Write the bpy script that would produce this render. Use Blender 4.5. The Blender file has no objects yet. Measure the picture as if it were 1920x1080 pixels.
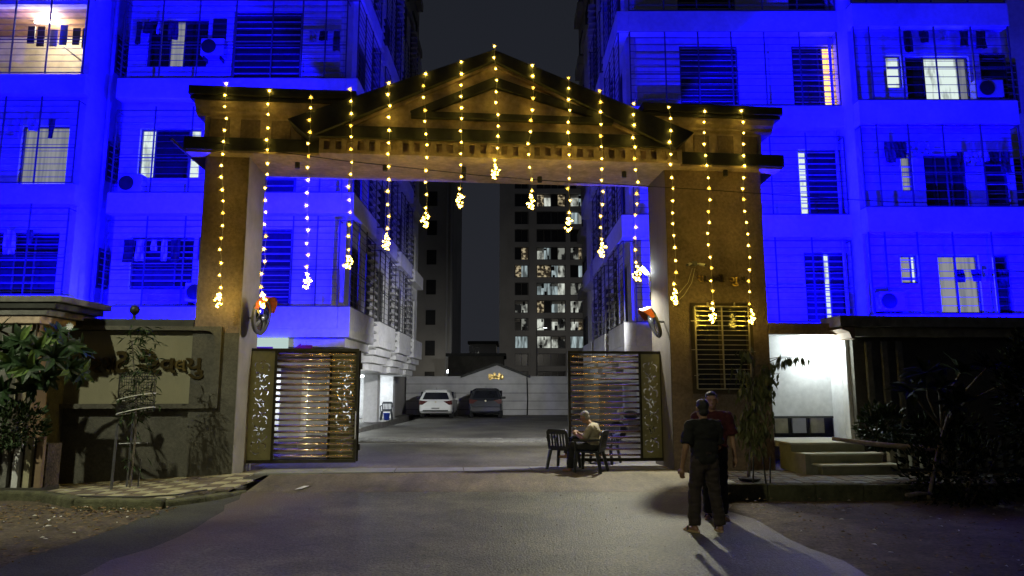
import bpy, bmesh, math, random
from mathutils import Matrix, Vector, noise
R = math.radians
random.seed(11)
SC = bpy.context.scene
COL = SC.collection

# ------------------------------------------------------------------ camera
FPX, CAMH = 1300.0, 1.85
PITCH = math.atan(188 / FPX)
cd = bpy.data.cameras.new('camera'); cd.sensor_width = 36; cd.lens = FPX / 1920 * 36
cd.clip_start = 0.1; cd.clip_end = 3000
cam = bpy.data.objects.new('camera', cd); COL.objects.link(cam)
cam.location = (0, 0, CAMH); cam.rotation_euler = (R(90) + PITCH, 0, 0)
SC.camera = cam
# ------------------------------------------------------------------ night sky
wd = bpy.data.worlds.new('World'); SC.world = wd; wd.use_nodes = True
nt = wd.node_tree; bg = nt.nodes['Background']
sky = nt.nodes.new('ShaderNodeTexSky'); sky.sky_type = 'NISHITA'; sky.sun_disc = False
sky.sun_elevation = R(-7); sky.sun_rotation = R(200)
add = nt.nodes.new('ShaderNodeMix'); add.data_type = 'RGBA'; add.blend_type = 'ADD'; add.inputs[0].default_value = 1
add.inputs[7].default_value = (0.125, 0.145, 0.205, 1)      # city glow on the night sky
tc = nt.nodes.new('ShaderNodeTexCoord'); sx_ = nt.nodes.new('ShaderNodeSeparateXYZ'); nt.links.new(tc.outputs['Generated'], sx_.inputs[0])
gr_w = nt.nodes.new('ShaderNodeValToRGB'); ge = gr_w.color_ramp.elements
ge[0].position = 0.0; ge[0].color = (.165, .175, .215, 1); ge[1].position = .6; ge[1].color = (.10, .115, .165, 1)
nt.links.new(sx_.outputs[2], gr_w.inputs[0]); nt.links.new(gr_w.outputs[0], add.inputs[7])
nt.links.new(sky.outputs[0], add.inputs[6]); nt.links.new(add.outputs[2], bg.inputs[0])
bg.inputs[1].default_value = 0.12
# ------------------------------------------------------------------ render settings
SC.view_settings.view_transform = 'Standard'; SC.view_settings.look = 'None'
SC.view_settings.exposure = 0; SC.view_settings.gamma = 1
SC.render.engine = 'CYCLES'
SC.cycles.use_denoising = True
SC.cycles.max_bounces = 6; SC.cycles.diffuse_bounces = 3; SC.cycles.glossy_bounces = 3
SC.cycles.sample_clamp_indirect = 4; SC.cycles.caustics_reflective = False; SC.cycles.caustics_refractive = False
SC.cycles.use_light_tree = True

# ------------------------------------------------------------------ helpers
cp, sp = math.cos(PITCH), math.sin(PITCH)
GA = math.atan(.092); cga, sga = math.cos(GA), math.sin(GA)
GY = 14.8
I4 = Matrix.Identity(4)
G = Matrix.Translation((0, GY, 0)) @ Matrix.Rotation(GA, 4, 'Z')       # frame of the gate line
def at(px, py, Y):                      # (x, z) of the photo point on the frontal plane at depth Y
    u, v = (px - 960) / FPX, (540 - py) / FPX
    t = Y / (cp - v * sp)
    return u * t, CAMH + t * (sp + v * cp)
def gp(px, py, y0=0):                   # (x, z) in the gate frame on its plane y = y0
    u, v = (px - 960) / FPX, (540 - py) / FPX
    d = (u, cp - v * sp, sp + v * cp)
    t = (y0 + cga * GY) / (-sga * d[0] + cga * d[1])
    return cga * d[0] * t + sga * (d[1] * t - GY), CAMH + d[2] * t
def gr(px, py, z=0):                    # (x, y) of the photo point on the level z
    u, v = (px - 960) / FPX, (540 - py) / FPX
    t = (z - CAMH) / (sp + v * cp)
    return u * t, (cp - v * sp) * t
def rect(px0, py0, px1, py1, Y):
    cx, cy = (px0 + px1) / 2, (py0 + py1) / 2
    return at(px0, cy, Y)[0], at(px1, cy, Y)[0], at(cx, py1, Y)[1], at(cx, py0, Y)[1]
W = {}
FR = [I4]
def reg(o, M, parent=None):
    COL.objects.link(o)
    if parent is not None:
        o.parent = parent; o.matrix_parent_inverse = W[parent.name].inverted()
    o.matrix_basis = M; W[o.name] = M.copy()
    return o
def tag(o, label=None, cat=None, group=None, kind=None):
    for k, v in (('label', label), ('category', cat), ('group', group), ('kind', kind)):
        if v: o[k] = v
    return o
def thing(name, label, cat, loc=(0, 0, 0), rz=0, group=None):
    o = bpy.data.objects.new(name, None); o.empty_display_size = .2
    reg(o, FR[0] @ Matrix.Translation(loc) @ Matrix.Rotation(rz, 4, 'Z'))
    return tag(o, label, cat, group)
class MB:
    def __init__(s): s.v = []; s.f = []; s.m = []
    def quad(s, pts, mi=0):
        n = len(s.v); s.v += [tuple(p) for p in pts]; s.f.append(tuple(range(n, n + len(pts)))); s.m.append(mi); return s
    def box(s, x0, x1, y0, y1, z0, z1, mi=0):
        n = len(s.v)
        s.v += [(x, y, z) for z in (z0, z1) for y in (y0, y1) for x in (x0, x1)]
        for f in ((0, 2, 3, 1), (4, 5, 7, 6), (0, 1, 5, 4), (2, 6, 7, 3), (0, 4, 6, 2), (1, 3, 7, 5)):
            s.f.append(tuple(n + i for i in f)); s.m.append(mi)
        return s
    def obox(s, M, sx, sy, sz, mi=0):
        n = len(s.v); s.box(-sx / 2, sx / 2, -sy / 2, sy / 2, -sz / 2, sz / 2, mi)
        s.v[n:] = [tuple(M @ Vector(p)) for p in s.v[n:]]; return s
    def prism(s, poly, ax, d0, d1, mi=0):         # poly of (a, b); ax = axis of extrusion
        n = len(s.v); k = len(poly)
        for d in (d0, d1):
            for a, b in poly:
                s.v.append({'x': (d, a, b), 'y': (a, d, b), 'z': (a, b, d)}[ax])
        s.f.append(tuple(range(n, n + k))); s.f.append(tuple(range(n + 2 * k - 1, n + k - 1, -1))); s.m += [mi, mi]
        for i in range(k):
            j = (i + 1) % k; s.f.append((n + i, n + j, n + k + j, n + k + i)); s.m.append(mi)
        return s
    def tube(s, pts, r, n=6, mi=0, cap=True):
        pts = [Vector(p) for p in pts]; rs = r if isinstance(r, (list, tuple)) else [r] * len(pts)
        b = len(s.v); up = None
        for i, p in enumerate(pts):
            d = (pts[min(i + 1, len(pts) - 1)] - pts[max(i - 1, 0)]).normalized()
            if up is None: up = Vector((0, 0, 1)) if abs(d.z) < .9 else Vector((1, 0, 0))
            a = d.cross(up).normalized(); c = a.cross(d).normalized(); up = c
            for k in range(n):
                t = 2 * math.pi * k / n; s.v.append(tuple(p + (a * math.cos(t) + c * math.sin(t)) * rs[i]))
        for i in range(len(pts) - 1):
            for k in range(n):
                k2 = (k + 1) % n
                s.f.append((b + i * n + k, b + i * n + k2, b + (i + 1) * n + k2, b + (i + 1) * n + k)); s.m.append(mi)
        if cap:
            s.f.append(tuple(b + k for k in range(n))[::-1]); s.f.append(tuple(b + (len(pts) - 1) * n + k for k in range(n))); s.m += [mi, mi]
        return s
    def lathe(s, prof, M=I4, n=16, mi=0):         # prof of (r, z) about local z
        b = len(s.v)
        for r, z in prof:
            for k in range(n):
                t = 2 * math.pi * k / n; s.v.append(tuple(M @ Vector((r * math.cos(t), r * math.sin(t), z))))
        for i in range(len(prof) - 1):
            for k in range(n):
                k2 = (k + 1) % n
                s.f.append((b + i * n + k, b + i * n + k2, b + (i + 1) * n + k2, b + (i + 1) * n + k)); s.m.append(mi)
        s.f.append(tuple(b + k for k in range(n))[::-1]); s.f.append(tuple(b + (len(prof) - 1) * n + k for k in range(n))); s.m += [mi, mi]
        return s
    def ball(s, c, r, n=10, mi=0, sc=(1, 1, 1)):
        pr = [(r * math.sin(math.pi * i / n) + 1e-4, -r * math.cos(math.pi * i / n)) for i in range(n + 1)]
        return s.lathe(pr, Matrix.Translation(c) @ Matrix.Diagonal((*sc, 1)), max(8, n), mi)
    def mesh(s, name, mats, smooth=False):
        me = bpy.data.meshes.new(name); me.from_pydata(s.v, [], s.f)
        for m in (mats if isinstance(mats, (list, tuple)) else [mats]): me.materials.append(m)
        if isinstance(mats, (list, tuple)): me.polygons.foreach_set('material_index', s.m)
        if smooth: me.polygons.foreach_set('use_smooth', [True] * len(me.polygons))
        me.update(); return me
    def build(s, name, mats, parent=None, smooth=False, bevel=0, M=None):
        o = bpy.data.objects.new(name, s.mesh(name, mats, smooth))
        if bevel:
            b = o.modifiers.new('bevel', 'BEVEL'); b.width = bevel; b.segments = 2; b.limit_method = 'ANGLE'
        return reg(o, FR[0] if M is None else M, parent)
CACHE = {}
def shared(key, maker):
    if key not in CACHE: CACHE[key] = maker()
    return CACHE[key]
def inst(name, me, M, parent=None): return reg(bpy.data.objects.new(name, me), FR[0] @ M, parent)
def piece(name, mat, parent, c, size, rz=0):      # shared unit box
    me = shared(('box', mat.name), lambda: MB().box(-.5, .5, -.5, .5, -.5, .5).mesh('box_' + mat.name, mat))
    return inst(name, me, Matrix.Translation(c) @ Matrix.Rotation(rz, 4, 'Z') @ Matrix.Diagonal((*size, 1)), parent)
def wall_open(mb, a0, a1, z0, z1, holes, put):    # put(a0,a1,z0,z1) adds one solid slab
    cuts = sorted({a0, a1, *[min(max(h[i], a0), a1) for h in holes for i in (0, 1)]})
    for u, w in zip(cuts, cuts[1:]):
        if w - u < 1e-5: continue
        m = (u + w) / 2; z = z0
        for h in sorted([h for h in holes if h[0] < m < h[1]], key=lambda h: h[2]):
            if h[2] > z: put(u, w, z, h[2])
            z = max(z, h[3])
        if z < z1: put(u, w, z, z1)

# ------------------------------------------------------------------ materials
MT = {}
def mat(name, col, rough=.7, metal=0, var=.25, scale=3., bump=0., bscale=60., col2=None, spec=.5, stretch=None, grain=0, gscale=55., stain=0):
    m = bpy.data.materials.new(name); m.use_nodes = True; n = m.node_tree; b = n.nodes['Principled BSDF']
    b.inputs['Roughness'].default_value = rough; b.inputs['Metallic'].default_value = metal
    b.inputs['Specular IOR Level'].default_value = spec
    geo = n.nodes.new('ShaderNodeNewGeometry'); pos = geo.outputs['Position']
    if stretch:
        mp = n.nodes.new('ShaderNodeMapping'); mp.inputs['Scale'].default_value = stretch
        n.links.new(pos, mp.inputs['Vector']); pos = mp.outputs[0]
    nz = n.nodes.new('ShaderNodeTexNoise'); nz.inputs['Scale'].default_value = scale; nz.inputs['Detail'].default_value = 8
    nz.inputs['Roughness'].default_value = .65
    n.links.new(pos, nz.inputs['Vector'])
    rp = n.nodes.new('ShaderNodeValToRGB'); e = rp.color_ramp.elements
    c2 = col2 or tuple(c * (1 - var) for c in col); c1 = col if col2 else tuple(min(1, c * (1 + var)) for c in col)
    e[0].position = .33; e[0].color = (*c2, 1); e[1].position = .68; e[1].color = (*c1, 1)
    n.links.new(nz.outputs[0], rp.inputs[0]); cout = rp.outputs[0]
    for sc_, amt, lo, hi in ((gscale, grain, .3, .7), (.35, stain, .35, .6)):
        if not amt: continue
        g = n.nodes.new('ShaderNodeTexNoise'); g.inputs['Scale'].default_value = sc_; g.inputs['Detail'].default_value = 3
        n.links.new(geo.outputs['Position'], g.inputs['Vector'])
        mr = n.nodes.new('ShaderNodeMapRange'); mr.inputs[1].default_value = lo; mr.inputs[2].default_value = hi; mr.inputs[3].default_value = 1 - amt; mr.inputs[4].default_value = 1 + amt
        n.links.new(g.outputs[0], mr.inputs[0])
        mx = n.nodes.new('ShaderNodeMix'); mx.data_type = 'RGBA'; mx.blend_type = 'MULTIPLY'; mx.inputs[0].default_value = 1
        n.links.new(cout, mx.inputs[6]); n.links.new(mr.outputs[0], mx.inputs[7]); cout = mx.outputs[2]
    n.links.new(cout, b.inputs['Base Color'])
    if bump:
        bz = n.nodes.new('ShaderNodeTexNoise'); bz.inputs['Scale'].default_value = bscale; bz.inputs['Detail'].default_value = 6
        n.links.new(geo.outputs['Position'], bz.inputs['Vector'])
        bp = n.nodes.new('ShaderNodeBump'); bp.inputs['Strength'].default_value = bump; bp.inputs['Distance'].default_value = .02
        n.links.new(bz.outputs[0], bp.inputs['Height']); n.links.new(bp.outputs[0], b.inputs['Normal'])
    MT[name] = m; return m
def emit(name, col, st, col2=None, st_var=0, scale=2., thr=(.42, .55), stretch=(1, 1, 1)):
    m = bpy.data.materials.new(name); m.use_nodes = True; n = m.node_tree; n.nodes.clear()
    o = n.nodes.new('ShaderNodeOutputMaterial'); e = n.nodes.new('ShaderNodeEmission'); n.links.new(e.outputs[0], o.inputs[0])
    e.inputs[0].default_value = (*col, 1); e.inputs[1].default_value = st
    if col2:
        geo = n.nodes.new('ShaderNodeNewGeometry'); mp = n.nodes.new('ShaderNodeMapping'); mp.inputs['Scale'].default_value = stretch
        nz = n.nodes.new('ShaderNodeTexNoise'); nz.inputs['Scale'].default_value = scale; nz.inputs['Detail'].default_value = 3
        rp = n.nodes.new('ShaderNodeValToRGB'); el = rp.color_ramp.elements
        el[0].position = thr[0]; el[0].color = (*col2, 1); el[1].position = thr[1]; el[1].color = (*col, 1)
        n.links.new(geo.outputs['Position'], mp.inputs[0]); n.links.new(mp.outputs[0], nz.inputs['Vector'])
        n.links.new(nz.outputs[0], rp.inputs[0]); n.links.new(rp.outputs[0], e.inputs[0])
    MT[name] = m; return m

M_wht = mat('white_plaster', (.66, .66, .67), .8, var=.12, scale=1.2, bump=.15, stain=.12, grain=.08, gscale=8)
M_wht2 = mat('grey_white_plaster', (.5, .5, .5), .8, var=.18, scale=1.0, bump=.15)
M_tan = mat('tan_stucco', (.20, .145, .115), .75, scale=2.2, var=.22, bump=.9, bscale=38, grain=.22, gscale=16, stain=.25)
M_tan2 = mat('tan_smooth', (.42, .32, .24), .75, scale=3, var=.25, bump=.35, bscale=30, grain=.2, gscale=9, stain=.25)
M_trim = mat('dark_trim', (.035, .036, .032), .7, scale=4, var=.35, bump=.2)
M_bwall = mat('boundary_plaster', (.085, .08, .066), .85, scale=1.6, var=.25, bump=.4, bscale=50, grain=.2, gscale=20, stain=.25)
M_panel = mat('sign_panel_plaster', (.235, .22, .145), .8, scale=1.1, var=.16, bump=.2, bscale=50, stretch=(1, 1, .5))
M_brass = mat('brass_lettering', (.55, .40, .14), .3, 1, var=.2, scale=20)
M_dbrass = mat('dark_brass_lettering', (.10, .075, .03), .35, .8, var=.3, scale=14)
M_slat = mat('golden_steel_tube', (.78, .58, .38), .2, .92, var=.12, scale=8)
M_gatep = mat('golden_steel_sheet', (.36, .34, .17), .36, .65, var=.15, scale=6)
M_gatef = mat('dark_bronze_frame', (.06, .055, .04), .4, .8, var=.25, scale=6)
M_bar = mat('dark_grille_paint', (.10, .10, .115), .5, .3, var=.2, scale=6)
M_barl = mat('pale_grille_paint', (.45, .45, .45), .5, .2, var=.2, scale=6)
M_steel = mat('steel_grille', (.62, .56, .42), .38, .75, var=.15, scale=9)
M_dark = mat('dark_glass', (.015, .016, .02), .12, 0, var=.3, scale=2)
M_shut = mat('dark_shutter', (.02, .02, .024), .6, 0, var=.4, scale=5)
M_frame = mat('aluminium_frame', (.12, .12, .13), .45, .4, var=.2, scale=8)
M_sofw = mat('warm_wood_frame', (.05, .035, .02), .6, var=.3, scale=7)
M_road = mat('asphalt', (.118, .118, .07), .58, scale=1.6, var=.25, bump=1.0, bscale=42, grain=.55, gscale=26, stain=.25)
def dusty(m, xs, w, dust):
    n = m.node_tree; b = n.nodes['Principled BSDF']; src = b.inputs['Base Color'].links[0].from_socket
    geo = n.nodes.new('ShaderNodeNewGeometry'); sep = n.nodes.new('ShaderNodeSeparateXYZ'); n.links.new(geo.outputs['Position'], sep.inputs[0])
    nz = n.nodes.new('ShaderNodeTexNoise'); nz.inputs['Scale'].default_value = 1.3; nz.inputs['Detail'].default_value = 7; n.links.new(geo.outputs['Position'], nz.inputs['Vector'])
    sub = n.nodes.new('ShaderNodeMath'); sub.operation = 'SUBTRACT'; sub.inputs[1].default_value = sum(xs) / 2; n.links.new(sep.outputs[0], sub.inputs[0])
    ab = n.nodes.new('ShaderNodeMath'); ab.operation = 'ABSOLUTE'; n.links.new(sub.outputs[0], ab.inputs[0])
    ad = n.nodes.new('ShaderNodeMath'); ad.operation = 'MULTIPLY_ADD'; ad.inputs[1].default_value = 3.2; n.links.new(nz.outputs[0], ad.inputs[0]); n.links.new(ab.outputs[0], ad.inputs[2])
    mr = n.nodes.new('ShaderNodeMapRange'); h = (xs[1] - xs[0]) / 2 + 1.6; mr.inputs[1].default_value = h - w; mr.inputs[2].default_value = h; mr.inputs[4].default_value = .85; n.links.new(ad.outputs[0], mr.inputs[0])
    mx = n.nodes.new('ShaderNodeMix'); mx.data_type = 'RGBA'; mx.inputs[7].default_value = (*dust, 1); n.links.new(mr.outputs[0], mx.inputs[0]); n.links.new(src, mx.inputs[6])
    # cracks and darker tar repairs
    dn = n.nodes.new('ShaderNodeTexNoise'); dn.inputs['Scale'].default_value = 2.0; dn.inputs['Detail'].default_value = 4; n.links.new(geo.outputs['Position'], dn.inputs['Vector'])
    va = n.nodes.new('ShaderNodeVectorMath'); va.operation = 'MULTIPLY_ADD'; va.inputs[1].default_value = (.9, .9, 0); n.links.new(dn.outputs['Color'], va.inputs[0]); n.links.new(geo.outputs['Position'], va.inputs[2])
    vo = n.nodes.new('ShaderNodeTexVoronoi'); vo.feature = 'DISTANCE_TO_EDGE'; vo.inputs['Scale'].default_value = .42; n.links.new(va.outputs[0], vo.inputs['Vector'])
    cr = n.nodes.new('ShaderNodeMapRange'); cr.inputs[1].default_value = .004; cr.inputs[2].default_value = .016; cr.inputs[3].default_value = .8; cr.inputs[4].default_value = 1; n.links.new(vo.outputs['Distance'], cr.inputs[0])
    pn = n.nodes.new('ShaderNodeTexNoise'); pn.inputs['Scale'].default_value = .55; pn.inputs['Detail'].default_value = 5; n.links.new(geo.outputs['Position'], pn.inputs['Vector'])
    pr_ = n.nodes.new('ShaderNodeMapRange'); pr_.inputs[1].default_value = .42; pr_.inputs[2].default_value = .5; pr_.inputs[3].default_value = .72; pr_.inputs[4].default_value = 1.06; n.links.new(pn.outputs[0], pr_.inputs[0])
    mu = n.nodes.new('ShaderNodeMath'); mu.operation = 'MULTIPLY'; n.links.new(cr.outputs[0], mu.inputs[0]); n.links.new(pr_.outputs[0], mu.inputs[1])
    m2 = n.nodes.new('ShaderNodeMix'); m2.data_type = 'RGBA'; m2.blend_type = 'MULTIPLY'; m2.inputs[0].default_value = 1; n.links.new(mx.outputs[2], m2.inputs[6]); n.links.new(mu.outputs[0], m2.inputs[7]); n.links.new(m2.outputs[2], b.inputs['Base Color'])
dusty(M_road, (-4.3, 3.5), 1.7, (.105, .078, .05))
M_road2 = mat('old_dark_asphalt', (.055, .056, .042), .8, scale=1.4, var=.3, bump=1.0, bscale=50, grain=.4, gscale=28)
M_court = mat('courtyard_tarmac', (.115, .108, .09), .7, scale=.7, var=.28, bump=.8, bscale=36, grain=.3, gscale=14, stain=.2)
M_apron = mat('worn_concrete', (.135, .115, .075), .7, stretch=(2.2, .7, 1), scale=1.1, var=.35, bump=.7, bscale=30, grain=.3, gscale=18, stain=.3)
M_slab = mat('threshold_concrete', (.22, .22, .22), .6, scale=2, var=.25, bump=.4)
M_soil = mat('dusty_soil', (.085, .065, .045), .95, scale=2.4, var=.45, bump=1.0, bscale=24, grain=.5, gscale=22)
M_kerb = mat('mossy_kerb', (.085, .085, .045), .9, scale=5, var=.45, bump=1, bscale=30)
M_tl = mat('pale_tile', (.38, .35, .23), .8, scale=5, var=.25, bump=.4)
M_td = mat('brown_tile', (.15, .12, .085), .8, scale=5, var=.3, bump=.4)
M_tg = mat('grey_paver', (.17, .165, .15), .8, scale=6, var=.35, bump=.6)
M_grout = mat('dirty_bedding', (.06, .055, .045), .95, scale=8, var=.3, bump=.6)
M_leaf = mat('frangipani_leaf', (.022, .046, .016), .5, scale=9, var=.5, spec=.25)
M_leafy = mat('young_leaf', (.12, .19, .045), .5, scale=9, var=.35, spec=.25)
M_leaf2 = mat('bush_leaf', (.035, .06, .022), .65, scale=9, var=.55, spec=.2)
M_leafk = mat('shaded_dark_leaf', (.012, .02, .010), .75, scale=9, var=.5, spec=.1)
M_leaf3 = mat('drooping_leaf', (.10, .11, .035), .5, scale=9, var=.5)
M_bark = mat('bark', (.13, .11, .085), .9, scale=12, var=.4, bump=.8)
M_bamb = mat('bamboo_pole', (.30, .25, .17), .7, scale=12, var=.35, bump=.4)
M_mesh = mat('plant_guard_wire', (.05, .05, .045), .6, .5, scale=10)
M_rope = mat('white_rope', (.6, .6, .56), .8)
M_org = mat('orange_plastic', (.75, .17, .05), .4, scale=10, var=.1)
M_mir = mat('mirror_face', (.7, .7, .7), .05, 1, var=.03)
M_blk = mat('black_plastic', (.02, .02, .022), .45, scale=8, var=.3)
M_chair = mat('dark_chair_plastic', (.022, .026, .032), .4, scale=8, var=.2)
M_blue = mat('blue_plastic', (.02, .06, .5), .4, scale=8, var=.1)
M_cable = mat('cable', (.015, .015, .015), .6)
M_cablew = mat('pale_cable', (.5, .46, .36), .6)
M_tow = mat('night_concrete', (.42, .40, .37), .9, scale=.15, var=.2)
M_tow2 = mat('tower_concrete', (.5, .49, .47), .9, scale=.12, var=.2)
M_pip = mat('grey_pipe', (.35, .35, .36), .5, var=.15)
M_red = mat('red_board', (.35, .02, .02), .5, var=.1)
M_litter = mat('litter', (.65, .63, .58), .8, var=.2, scale=15)
M_stone = mat('steps_stone', (.24, .235, .16), .7, scale=4, var=.2, bump=.2)
M_stonet = mat('steps_tread', (.5, .48, .38), .6, scale=4, var=.15)
M_brick = mat('ochre_side', (.24, .165, .10), .75, scale=4, var=.2)
M_skin = mat('skin', (.30, .165, .10), .55, scale=20, var=.12)
M_hair = mat('black_hair', (.012, .011, .01), .55, scale=60, var=.5, bump=.5, bscale=160)
M_ghair = mat('grey_hair', (.28, .27, .25), .6, scale=60, var=.5, bump=.5, bscale=160)
M_shirtk = mat('black_cotton', (.010, .010, .010), .9, scale=9, var=.4, bump=.7, bscale=14)
M_trsr = mat('dark_brown_trousers', (.035, .025, .024), .9, scale=9, var=.35, bump=.7, bscale=12)
M_shirtr = mat('maroon_cotton', (.055, .006, .01), .9, scale=9, var=.35, bump=.7, bscale=14)
M_shirtb = mat('khaki_cotton', (.38, .34, .25), .9, scale=9, var=.25, bump=.8, bscale=16)
M_trsk = mat('charcoal_trousers', (.02, .021, .024), .9, scale=9, var=.35, bump=.7, bscale=12)
M_sole = mat('tan_slipper', (.42, .30, .17), .8, scale=14, var=.2)
M_carw = mat('white_car_paint', (.72, .72, .70), .25, var=.04)
M_carg = mat('grey_car_paint', (.055, .058, .066), .22, .4, var=.1)
M_tyre = mat('tyre_rubber', (.015, .015, .015), .85)
M_lampr = mat('tail_lamp', (.06, .006, .006), .25, var=.2, scale=30)
M_plate = mat('number_plate', (.62, .62, .58), .5, var=.1)
E_bulb = emit('bulb_core', (1, .69, .08), 68)
E_bulbd = emit('bulb_core_dim', (1, .58, .03), 24)
E_glow = emit('bulb_glow_spike', (1, .56, .06), 1.9)  # amber emission imitating the halo of light round each bulb
E_led = emit('led_white', (.86, .95, 1), 60)
E_tube = emit('tube_white', (.9, .97, 1), 14)
E_warm = emit('warm_room', (1, .62, .20), 2.0, (.8, .38, .09), scale=1.6, thr=(.35, .6), stretch=(2.5, 1, .5))
E_cool = emit('cool_room', (.72, .85, .80), 1.05, (.34, .40, .38), scale=2.2, thr=(.36, .5), stretch=(2.2, 1, .6))
E_curt = emit('pale_curtain', (.42, .43, .47), .62, (.26, .28, .36), scale=2, thr=(.38, .6), stretch=(5, 1, .3))
E_far = emit('far_window_bright', (.80, .84, .74), .8, (.05, .05, .045), scale=.8, thr=(.38, .64), stretch=(1.6, 1, .8))
E_far2 = emit('far_window_cool', (.55, .68, .70), .75, (.10, .12, .12), scale=.9, thr=(.40, .62), stretch=(2.5, 1, .4))
E_far3 = emit('far_window_warm', (.75, .62, .38), .6, (.04, .03, .02), scale=1.1, thr=(.48, .6), stretch=(1.2, 1, 1.5))
E_fard = emit('far_window_dim', (.30, .31, .27), .7, (.012, .012, .012), scale=.6, thr=(.48, .56), stretch=(1.5, 1, .9))
E_sign = emit('lit_sign', (.55, .72, .68), .85)
M_farw = mat('unlit_far_window', (.02, .02, .022), .3, var=.4, scale=.5)

# ================================================================== SETTING: ground
def lerp(a, b, t): return a + (b - a) * t
def zp(y):                                       # profile of the drive: street, ramp, courtyard
    if y < 12.4: return 0.
    if y < 14.4: return .12 * (y - 12.4) / 2
    return .12 + .18 * min(1, (y - 14.4) / 23.6)
def strip(name, m, rows, dz=0, nx=8, jag=0):
    mb = MB(); ys = []
    for (a, b) in zip(rows, rows[1:]):
        k = max(1, int(abs(b[0] - a[0]) / .5))
        ys += [[lerp(a[j], b[j], i / k) for j in range(3)] for i in range(k)]
    ys.append(list(rows[-1]))
    for y, xl, xr in ys:
        xl += jag * noise.noise((0, y * 1.7, 3)); xr += jag * noise.noise((5, y * 1.7, 3))
        mb.v += [(lerp(xl, xr, i / nx), y, zp(y) + dz) for i in range(nx + 1)]
    for j in range(len(ys) - 1):
        for i in range(nx):
            a = j * (nx + 1) + i; mb.f.append((a, a + 1, a + nx + 2, a + nx + 1)); mb.m.append(0)
    return tag(mb.build(name, m), kind='structure')
tag(MB().quad([(-700, -300, -.12), (700, -300, -.12), (700, 900, -.12), (-700, 900, -.12)]).build('ground', M_soil), kind='structure')
def soil(name, x0, x1, y0, y1, f, st=.22):
    nx, ny = int((x1 - x0) / st), int((y1 - y0) / st); mb = MB()
    for j in range(ny + 1):
        for i in range(nx + 1):
            x, y = lerp(x0, x1, i / nx), lerp(y0, y1, j / ny)
            mb.v.append((x, y, f(x, y) + .035 * noise.noise((x * .9, y * .9, 1)) + .02 * noise.noise((x * 3.1, y * 3.1, 4))))
    for j in range(ny):
        for i in range(nx):
            a = j * (nx + 1) + i; mb.f.append((a, a + 1, a + nx + 2, a + nx + 1)); mb.m.append(0)
    return tag(mb.build(name, M_soil, smooth=True), kind='structure')
soil('soil_verge', -20, -4.5, 2, 13.6, lambda x, y: -.03 - .05 * max(0, x + 5.6))
soil('soil_verge', 3.3, 20, 2, 13.0, lambda x, y: -.035 - .06 * max(0, 4.2 - x) - .10 * max(0, min(1, (y - 9.6) / 2)))
strip('street', M_road, [(-25, -4.2, 3.7), (4, -4.25, 3.7), (7.3, -4.3, 3.6), (9, -4.2, 3.45), (10.9, -4.35, 3.35), (12, -4.7, 3.5), (12.73, -4.75, 3.9)], .006, 14, .2)
strip('road_shoulder', M_road2, [(-25, -5.3, -4.1), (7, -5.35, -4.1), (9.5, -5.3, -4.1), (11.45, -5.35, -4.2), (12.6, -4.9, -4.5)], -.002, 4, .22)
strip('driveway_apron', M_apron, [(12.7, -4.72, 3.85), (13.4, -4.78, 3.9), (14.6, -4.9, 3.6), (15.35, -5.4, 3.4), (15.9, -5.5, 3.4)], .010, 10, .03)
strip('courtyard', M_court, [(15.85, -5.75, 3.9), (20, -5.75, 5), (26, -5.7, 5), (35, -4.9, 5), (42, -4.9, 5)], 0., 10)
FR[0] = G
th = tag(MB().box(-5.3, 3.3, .05, .8, .02, .11).build('threshold', M_grout), kind='structure')
for i in range(6):
    a = -5.3 + i * 1.435; piece('concrete_slab', M_slab, th, (a + .7175, .42, .125), (1.415, .74, .05))
FR[0] = I4
# left pavement with chequered tiles
def inpoly(x, y, P):
    c = False
    for (x0, y0), (x1, y1) in zip(P, P[1:] + P[:1]):
        if (y0 > y) != (y1 > y) and x < (x1 - x0) * (y - y0) / (y1 - y0) + x0: c = not c
    return c
def zsw(x, y):
    s = min(1, max(0, (x + 8.8) / 3.2)); t = min(1, max(0, (y - 11.4) / 2.7))
    return lerp(.085, lerp(-.03, .14, s), t)
PL = [(-9.6, 12.3), (-7.9, 12.2), (-7.0, 11.5), (-5.5, 11.45), (-4.85, 12.7), (-5.0, 14.3), (-5.35, 15.4), (-5.7, 14.5), (-9.6, 14.2)]
mb = MB()
for i in range(34):
    for j in range(30):
        x, y = -9.6 + i * .15, 11.3 + j * .15
        if inpoly(x + .07, y + .07, PL): mb.quad([(x, y, zsw(x, y) - .02), (x + .15, y, zsw(x + .15, y) - .02), (x + .15, y + .15, zsw(x + .15, y + .15) - .02), (x, y + .15, zsw(x, y + .15) - .02)])
sw = tag(mb.build('pavement', M_grout), kind='structure')
def tile_field(parent, x0, x1, y0, y1, st, zf, inside, mats, gap=.012, rz=0):
    nx, ny = int((x1 - x0) / st), int((y1 - y0) / st); q = 0
    for i in range(nx):
        for j in range(ny):
            x, y = x0 + (i + .5) * st, y0 + (j + .5) * st
            if not inside(x, y): continue
            m = mats[(i + j) % 2] if random.random() < .8 else mats[random.randrange(2)]
            me = shared(('tile', m.name, st), lambda: MB().box(-st / 2 + gap, st / 2 - gap, -st / 2 + gap, st / 2 - gap, -.02, .012).mesh('tile_' + m.name, m))
            nrm = Vector((zf(x - .1, y) - zf(x + .1, y), zf(x, y - .1) - zf(x, y + .1), .2)).normalized()
            rot = Vector((0, 0, 1)).rotation_difference(nrm).to_matrix().to_4x4()
            inst('paving_tile', me, Matrix.Translation((x, y, zf(x, y) + random.uniform(-.003, .004))) @ rot, parent); q += 1
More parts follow.
